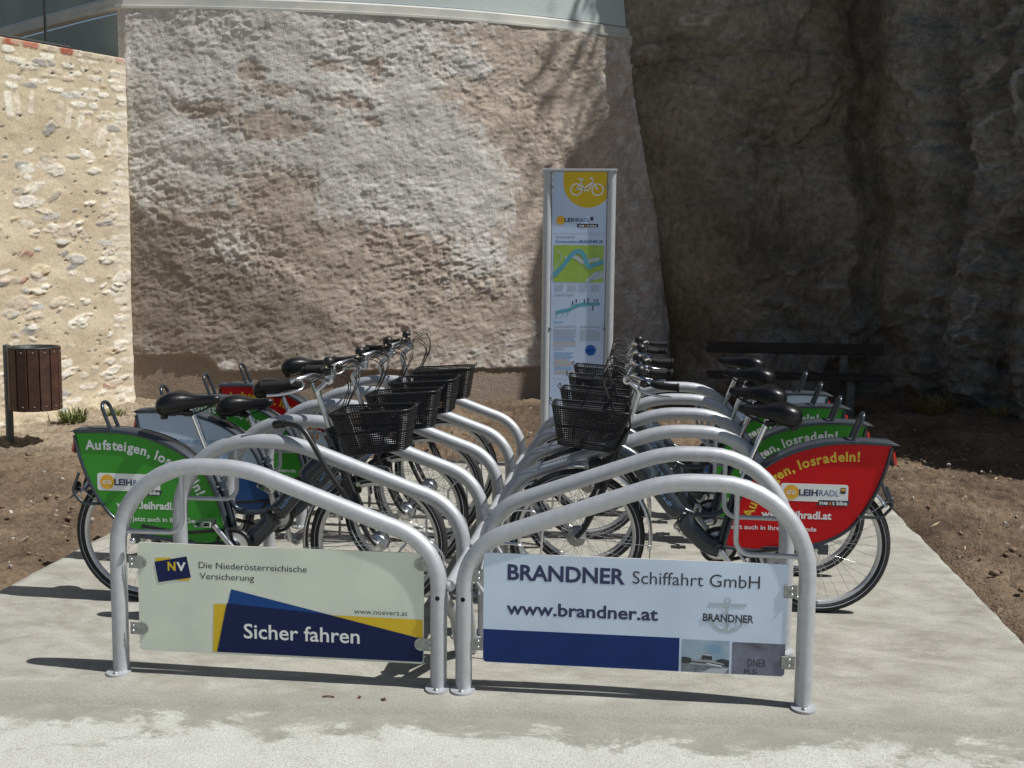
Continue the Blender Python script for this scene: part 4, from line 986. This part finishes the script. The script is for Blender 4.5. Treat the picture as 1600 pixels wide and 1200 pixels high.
def kids(o): return [c for c in bpy.data.objects if c.parent == o]
PANEL_ME = {}
proto = make_bike('green')
for c in kids(proto):
    if c.name.startswith('guard_panel'): PANEL_ME[('green', c['side'])] = c.data
for sc_ in ('red', 'white', 'sponsor'):
    for s_ in (-1, 1):
        o = guard_panel_mesh(sc_, s_).build('guard_panel'); PANEL_ME[(sc_, s_)] = o.data; bpy.data.objects.remove(o)
ktree = [(c, [g for g in kids(c)]) for c in kids(proto)]
def copy_bike():
    r = proto.copy(); col.objects.link(r); out = []
    for c, gs in ktree:
        d = c.copy(); col.objects.link(d); d.parent = r; out.append(d)
        for g in gs: h = g.copy(); col.objects.link(h); h.parent = d
    return r, out
RX, LX = 1.650, -1.732
bikes = [  # side, Y, scheme, saddle lift, crank turn, tilt, yaw jitter, label
 ('L', .955, 'green', .018, 0., .0, .4, 'green hire bike nearest on the left, facing right behind the cream insurance board'),
 ('L', 1.650, 'white', -.085, .5, -.012, -.5, 'hire bike with white and blue rear guard, second in the left row'),
 ('L', 2.310, 'green', -.06, -.4, .01, .6, 'green hire bike in the left row between the white-blue and the red one'),
 ('L', 2.965, 'sponsor', .01, 1., .012, -.3, 'red hire bike with white sponsor patch, farthest back in the left row'),
 ('R', 1.255, 'red', .0, 1.34, .0, .0, 'red hire bike nearest on the right, facing left behind the white shipping board'),
 ('R', 1.915, 'green', .01, -.7, -.01, .5, 'green hire bike directly behind the red one in the right row'),
 ('R', 2.570, 'green', .045, .3, .008, -.4, 'green hire bike in the right row, between another green one and the white-blue one'),
 ('R', 3.225, 'white', .06, -.2, -.008, .3, 'hire bike with white and blue guard, farthest back in the right row'),
]
for i, (sd_, y_, sch, lift, crk, tilt, jit, lab) in enumerate(bikes):
    if i == 0: r, parts = proto, [c for c, _ in ktree]
    else: r, parts = copy_bike()
    r.location = (RX if sd_ == 'R' else LX, y_, 0); r.rotation_euler = (tilt, 0, (math.pi if sd_ == 'R' else 0)+RAD(jit))
    tag(r, lab, 'bicycle', 'hire bikes parked in the hoop racks')
    st_ = RAD((-1, 3, -4, 2, 1, -3, 3, -2)[i]); ax_d = Vector((-.058, 0, .195)).normalized(); ap = Vector((.978, 0, .885))
    SM = Matrix.Translation(ap) @ Matrix.Rotation(st_, 4, ax_d) @ Matrix.Translation(-ap)
    for c in parts:
        nm = c.name.split('.')[0]
        if nm == 'guard_panel': c.data = PANEL_ME[(sch, c['side'])]
        if nm in ('saddle', 'seat_post'): c.location = (-.40*lift, 0, lift)
        if nm == 'crank': c.rotation_euler = (0, crk, 0)
        if nm in ('fork', 'headlight', 'stem', 'handlebar', 'brake_cables', 'basket', 'front_mudguard') or (nm == 'wheel' and c.location.x > .6 and abs(c.location.y) < .2):
            base = {'wheel': (1.21, 0, WR), 'basket': (-.035 if sd_ == 'R' else .015, 0, 0), 'brake_cables': (-.02, 0, 0)}.get(nm, (0, 0, 0))
            c.matrix_basis = SM @ Matrix.Translation(base)
for c in list(bpy.data.objects):
    if 'side' in c.keys(): del c['side']

# ---- cable lock hung over the second left hoop
lk = empty('cable_lock', (-.80, PITCH_Y, .92), label='black cable lock draped over the second hoop from the front, left rack', cat='lock')
b = MB(); b.tube(spline([(-.13, .03, .045), (-.07, -.01, .055), (.0, -.040, .038), (.06, -.055, -.04), (.12, -.06, -.14), (.19, -.05, -.25), (.235, .0, -.33), (.22, .05, -.28), (.15, .07, -.12)], 8), .0125, 'cable', 10); b.build('cable', lk)
b = MB(); b.tube([(-.155, .035, .043), (-.10, .012, .053)], .019, 'black', 10); b.build('lock_barrel', lk)

# ================================================================== INFORMATION COLUMN
SY = 4.92
st = empty('information_column', (.23, SY, 0), label='tall information column with yellow circle, river map and two silver posts', cat='sign')
pbm = MB(); pbm.tube([(0, 0, -.1), (0, 0, 2.43)], .036, 'rack', 18)
for x in (-.258, .258):
    o = pbm.build('post', st, (x, 0, 0))
b = MB(); b.box((0, 0, 2.437), (.600, .10, .018), 'rack', bev=.003); b.build('cap', st)
b = MB(); x0 = -.23
fr = (Vector((x0, -.012, 0)), Vector((1, 0, 0)), Vector((0, 0, 1)))      # board coordinates below use scene X
b.prism([(.012, .12), (.450, .12), (.450, 2.425), (.012, 2.425)], fr, -.02, 0, 'column_board', 'rack'); e = .0009
cc_ = (.298, 2.335); pts = [(cc_[0]-.197, 2.424)]+[(cc_[0]+.197*math.cos(a), cc_[1]+.197*math.sin(a)) for a in [RAD(180+k*180/24) for k in range(25)]]
pts = [p for p in pts if p[0] <= .449]; ang = math.acos((.449-cc_[0])/.197); pts.append((.449, cc_[1]-.197*math.sin(ang))); pts.append((.449, 2.424))
b.flat(pts, fr, 'yellow', e)
for q in (.205, .376): b.disc((q, 2.283), .050, fr, 'white_ink', 2*e, 24, ri=.040)
for ln in ([(.205, 2.283), (.262, 2.290), (.338, 2.345), (.330, 2.372), (.312, 2.382)], [(.205, 2.283), (.245, 2.345), (.262, 2.290)], [(.245, 2.345), (.24, 2.365)], [(.218, 2.368), (.262, 2.366)], [(.262, 2.290), (.275, 2.275), (.300, 2.278), (.338, 2.340), (.376, 2.283)]):
    b.line2(ln, .012, fr, 'white_ink', 3*e)
b.disc((.082, 2.037), .036, fr, 'orange', e); put_text(b, 'LEIH', .113, 2.026, .098, .030, fr, 'navy_ink', e, .03); put_text(b, 'RADL', .217, 2.026, .102, .030, fr, 'mid_blue', e, .004)
b.flat([(.322, 2.036), (.346, 2.036), (.346, 2.066), (.322, 2.066)], fr, 'ink', e)
b.prism(rrect(.214, 1.982, .388, 2.010, .012), fr, 0, e, 'ink'); put_text(b, 'ne', .232, 1.989, .042, .014, fr, 'white_ink', 2*e, .03); put_text(b, 'x', .277, 1.989, .018, .014, fr, 'orange_ink', 2*e, .03); put_text(b, 't bike', .297, 1.989, .076, .014, fr, 'white_ink', 2*e, .03)
b.line2([(.014, 1.932), (.449, 1.932)], .003, fr, 'text_grey', e)
def bars(x0_, x1_, z_, dz, n, m, hgt=.008, seed=0):
    rg = random.Random(seed)
    for k in range(n):
        x = x0_; xe = x1_-rg.uniform(0, .3)*(x1_-x0_)*(rg.random() < .35)
        while x < xe-.006:
            wq = min(rg.uniform(.008, .034), xe-x); b.flat([(x, z_-k*dz), (x+wq, z_-k*dz), (x+wq, z_-k*dz+hgt), (x, z_-k*dz+hgt)], fr, m, e); x += wq+.004
bars(.045, .205, 1.898, .02, 1, 'text_grey', .010, 1)
put_text(b, 'Donaustation', .044, 1.856, .185, .022, fr, 'mid_blue', e, .006); put_text(b, 'BRANDNER 20', .236, 1.856, .188, .022, fr, 'mid_blue', e, .02)
b.flat([(.029, 1.538), (.436, 1.538), (.436, 1.838), (.029, 1.838)], fr, 'map_green', e)
rv = [(.033, 1.59), (.112, 1.676), (.178, 1.762), (.234, 1.790), (.278, 1.750), (.312, 1.669), (.369, 1.684), (.434, 1.709)]
b.line2([(p.x, p.y) for p in spline([(x, z, 0) for x, z in [(.031, 1.63), (.09, 1.74), (.06, 1.80)]], 6)], .006, fr, 'map_grey', 2*e)
b.line2([(p.x, p.y) for p in spline([(x, z, 0) for x, z in [(.12, 1.73), (.20, 1.745), (.27, 1.70), (.33, 1.715), (.40, 1.73)]], 6)], .030, fr, 'map_grey', 2*e)
b.line2([(p.x, p.y) for p in spline([(x, z, 0) for x, z in rv], 8)], .036, fr, 'map_blue', 3*e)
b.flat([(.285, 1.54), (.434, 1.575), (.434, 1.635), (.37, 1.625), (.30, 1.565)], fr, 'map_grey', 2*e)
b.line2([(.31, 1.545), (.36, 1.575), (.41, 1.63)], .008, fr, 'text_blue', 3*e)
for i, q in enumerate((.039, .144, .239, .339)): bars(q, q+.075, 1.512, .012, 5, 'text_grey', .006, 10+i)
bars(.045, .20, 1.430, .02, 1, 'text_grey', .010, 3)
b.line2([(p.x, p.y) for p in spline([(x, z, 0) for x, z in [(.053, 1.290), (.163, 1.315), (.232, 1.352), (.321, 1.361), (.411, 1.365)]], 6)], .026, fr, 'map_blue', e)
for x, za, zb in ((.06, 1.24, 1.28), (.15, 1.26, 1.29), (.11, 1.265, 1.285), (.19, 1.35, 1.385), (.22, 1.37, 1.40), (.285, 1.37, 1.40), (.315, 1.37, 1.415), (.365, 1.38, 1.40), (.39, 1.38, 1.405), (.355, 1.31, 1.35)): b.line2([(x, za), (x, zb)], .009, fr, 'dark_photo' if za > 1.3 else 'text_blue', 2*e)
bars(.04, .12, 1.205, .02, 1, 'text_blue', .012, 4); bars(.04, .22, 1.172, .013, 1, 'text_grey', .008, 5)
bars(.04, .225, 1.145, .0135, 5, 'text_grey', .008, 6); bars(.04, .225, 1.075, .0135, 2, 'text_blue', .008, 7); bars(.04, .225, 1.045, .0135, 3, 'text_tan', .008, 8); bars(.04, .12, .990, .02, 1, 'text_grey', .008, 9)
bars(.255, .42, 1.172, .013, 1, 'text_grey', .010, 14); bars(.255, .42, 1.145, .0135, 7, 'text_grey', .007, 15)
b.disc((.343, .985), .044, fr, 'badge_blue', e); bars(.315, .372, .985, .016, 2, 'white', .006, 16)
for i, (z_, m_) in enumerate(((.955, 'text_blue'), (.925, 'text_blue'), (.895, 'text_tan'), (.865, 'text_tan'), (.835, 'text_blue'), (.80, 'text_tan'))): bars(.048, .205, z_, .013, 2, m_, .009, 20+i)
b.line2([(.048, .745), (.212, .745)], .003, fr, 'text_grey', e)
b.build('board', st)
cm = MB(); cm.tube([(0, -.03, 0), (0, .0, 0)], .012, 'zinc', 8)
for x, z in ((-.222, 2.30), (.222, 2.30), (-.222, 1.16), (.222, 1.16)): cm.build('clamp', st, (x, 0, z))

# ================================================================== LITTER BIN
bn = empty('litter_bin', (-4.90, 5.24, 0), label='brown wooden slat litter bin on a grey pole by the rubble wall', cat='bin')
b = MB(); b.tube([(0, 0, -.15), (0, 0, .90)], .034, 'pole', 14); b.lathe([(0, .91), (.034, .90)], (0, 0, 0), 'pole', 'z', 14); b.build('pole', bn)
b = MB(); NS = 14; Rb = .212; bcx = .257
for k in range(NS):
    a = 2*math.pi*(k+.5)/NS; hw = math.pi/NS*Rb*.94
    b.box((bcx+Rb*math.cos(a), Rb*math.sin(a), .605), (.018, hw*2, .555), 'wood', Matrix.Rotation(a, 3, 'Z'), bev=.003)
    for z in (.37, .85): b.lathe([(0, .005), (.006, .003), (.008, 0)], (bcx+(Rb+.010)*math.cos(a), (Rb+.010)*math.sin(a), z), 'zinc', 'z', 6)
b.build('barrel', bn)
b = MB(); b.lathe([(Rb-.014, .33), (Rb-.014, .86), (Rb-.004, .892), (Rb+.012, .892), (Rb+.012, .878), (Rb-.010, .874), (Rb-.02, .86), (Rb-.02, .345), (0, .34)], (bcx, 0, 0), 'gun', 'z', 28); b.build('liner', bn)
b = MB()
for z in (.42, .62, .80): b.box((.035, 0, z), (.06, .05, .02), 'gun', bev=.003)
b.tube([(-.045, 0, .62), (.02, 0, .62)], .008, 'gun', 8); b.build('bracket', bn)

# ================================================================== BENCH
be = empty('park_bench', (2.47, 8.35, .06), label='dark wooden park bench with concrete posts in the shade of the cliff', cat='bench')
b = MB()
for q in range(3): b.box((0, -.16+q*.15, .395), (1.95, .135, .045), 'bench_wood', bev=.006)
b.build('seat', be)
b = MB(); b.box((0, .30, .675), (1.95, .045, .125), 'bench_wood', bev=.006); b.build('backrest', be)
for x in (-.60, .55):
    b = MB(); b.box((x, .335, .42), (.085, .07, .84), 'bench_stone', bev=.008); b.box((x, .06, .34), (.085, .50, .065), 'bench_stone', bev=.006); b.box((x, -.15, .15), (.085, .08, .33), 'bench_stone', bev=.006); b.build('leg', be)

# ================================================================== PLANTS, LITTER
def tuft(name, loc, r, h, n, m, lab, seed):
    rg = random.Random(seed); b = MB()
    for k in range(n):
        a = rg.uniform(0, 6.28); q = r*rg.random()**.5*.5; L_ = h*rg.uniform(.5, 1.); o_ = rg.uniform(.1, .9)*r
        p0 = Vector((q*math.cos(a), q*math.sin(a), -.02)); p1 = p0+Vector((o_*.4*math.cos(a), o_*.4*math.sin(a), L_*.75)); p2 = p0+Vector((o_*math.cos(a), o_*math.sin(a), L_*rg.uniform(.5, 1.)))
        s_ = Vector((-math.sin(a), math.cos(a), 0))*rg.uniform(.004, .009)
        b.add([p0-s_, p0+s_, p1+s_*.8, p1-s_*.8, p2], [(0, 1, 2, 3), (3, 2, 4)], m)
    o = b.build(name, None, loc); return tag(o, lab, 'plant')
tuft('weed', (-4.86, 6.35, .04), .22, .20, 150, 'weed', 'low green weed clump at the wall foot beside the litter bin', 1)
tuft('weed', (-4.60, 6.75, .05), .16, .12, 70, 'weed', 'small green weed at the wall foot near the corner', 2)
tuft('grass_tuft', (3.95, 8.45, .05), .34, .30, 220, 'dry_grass', 'yellowish dry grass tuft in the shade right of the bench', 3)
tuft('grass_tuft', (4.6, 8.3, .05), .25, .20, 90, 'dry_grass', 'small dry grass tuft at the cliff foot, right of the larger tuft', 4)
for i, (x, y, L_, a, lab) in enumerate(((-.47, -.165, .048, .05, 'thin reddish twig on the slab before the cream board'), (-.345, -.155, .018, .5, 'tiny dark leaf scrap between twig and curled leaf on the slab'), (-.245, -.165, .030, -.5, 'small curled dead leaf on the slab near the middle feet'))):
    b = MB()
    if i == 0: b.tube([(-L_/2, 0, .003), (0, .002, .005), (L_/2, 0, .003)], .0032, 'twig', 6)
    else: b.add([(-L_/2, 0, .001), (0, .008, .010), (L_/2, .0, .003), (.002, -.009, .005)], [(0, 3, 2, 1)], 'twig'); b.tube([(-L_/2, 0, .002), (0, 0, .006), (L_/2, 0, .003)], .0018, 'twig', 5)
    o = b.build('twig' if i == 0 else 'dead_leaf', None, (x, y, 0)); o.rotation_euler = (0, 0, a); tag(o, lab, 'litter')
rg = random.Random(9); b = MB()
for k in range(900):                              # loose clods and small stones on the soil
    sd_ = rg.random()
    if sd_ < .45: x, y = rg.uniform(2.7, 5.2), rg.uniform(.5, 7.5)
    elif sd_ < .8: x, y = rg.uniform(-5.0, -2.7), rg.uniform(1.2, 6.8)
    else: x, y = rg.uniform(-2.5, 2.5), rg.uniform(5.5, 8.2)
    s_ = rg.choice([rg.uniform(.006, .015), rg.uniform(.012, .032)]); c = Vector((x, y, -.02+s_*.4)); mm = 'pebble' if rg.random() < .38 else 'clod'
    if mm == 'pebble': s_ *= .6
    if 'clod' not in M: M['clod'] = mat('soil_clod', (.11, .072, .045), .95, base2=(.20, .145, .095), vscale=14, bump=.6, bscale=60)
    vs = []; 
    for i, th in enumerate((0., .9, 1.9, math.pi)):
        nn = 1 if i in (0, 3) else 6
        for j in range(nn):
            q = 2*math.pi*j/6+i; rr = s_*rg.uniform(.7, 1.2); vs.append(c+Vector((rr*math.sin(th)*math.cos(q), rr*math.sin(th)*math.sin(q), rr*.75*math.cos(th))))
    fs = [(0, 1+j, 1+(j+1) % 6) for j in range(6)]+[(1+j, 7+j, 7+(j+1) % 6, 1+(j+1) % 6) for j in range(6)]+[(13, 7+(j+1) % 6, 7+j) for j in range(6)]
    b.add(vs, fs, mm, mm == 'clod')
tag(b.build('soil_clods'), kind='stuff')
b = MB()
for k in range(420):                              # dry straw, leaf scraps
    sd_ = rg.random()
    x, y = (rg.uniform(2.65, 5.0), rg.uniform(.6, 7.2)) if sd_ < .55 else (rg.uniform(-5., -2.65), rg.uniform(1.2, 6.8)) if sd_ < .85 else (rg.uniform(-2.5, 2.5), rg.uniform(5.5, 8.))
    a = rg.uniform(0, 6.28); L_ = rg.uniform(.01, .05); w_ = rg.uniform(.002, .010); z = rg.uniform(-.03, .012)
    p = Vector((x, y, z)); d_ = Vector((math.cos(a), math.sin(a), rg.uniform(-.2, .4)))*L_; q = Vector((-math.sin(a), math.cos(a), rg.uniform(-.2, .2)))*w_
    b.add([p-d_, p-q, p+d_, p+q], [(0, 1, 2, 3)], rg.choice(['straw', 'straw', 'twig', 'pebble']))
tag(b.build('straw_litter'), kind='stuff')
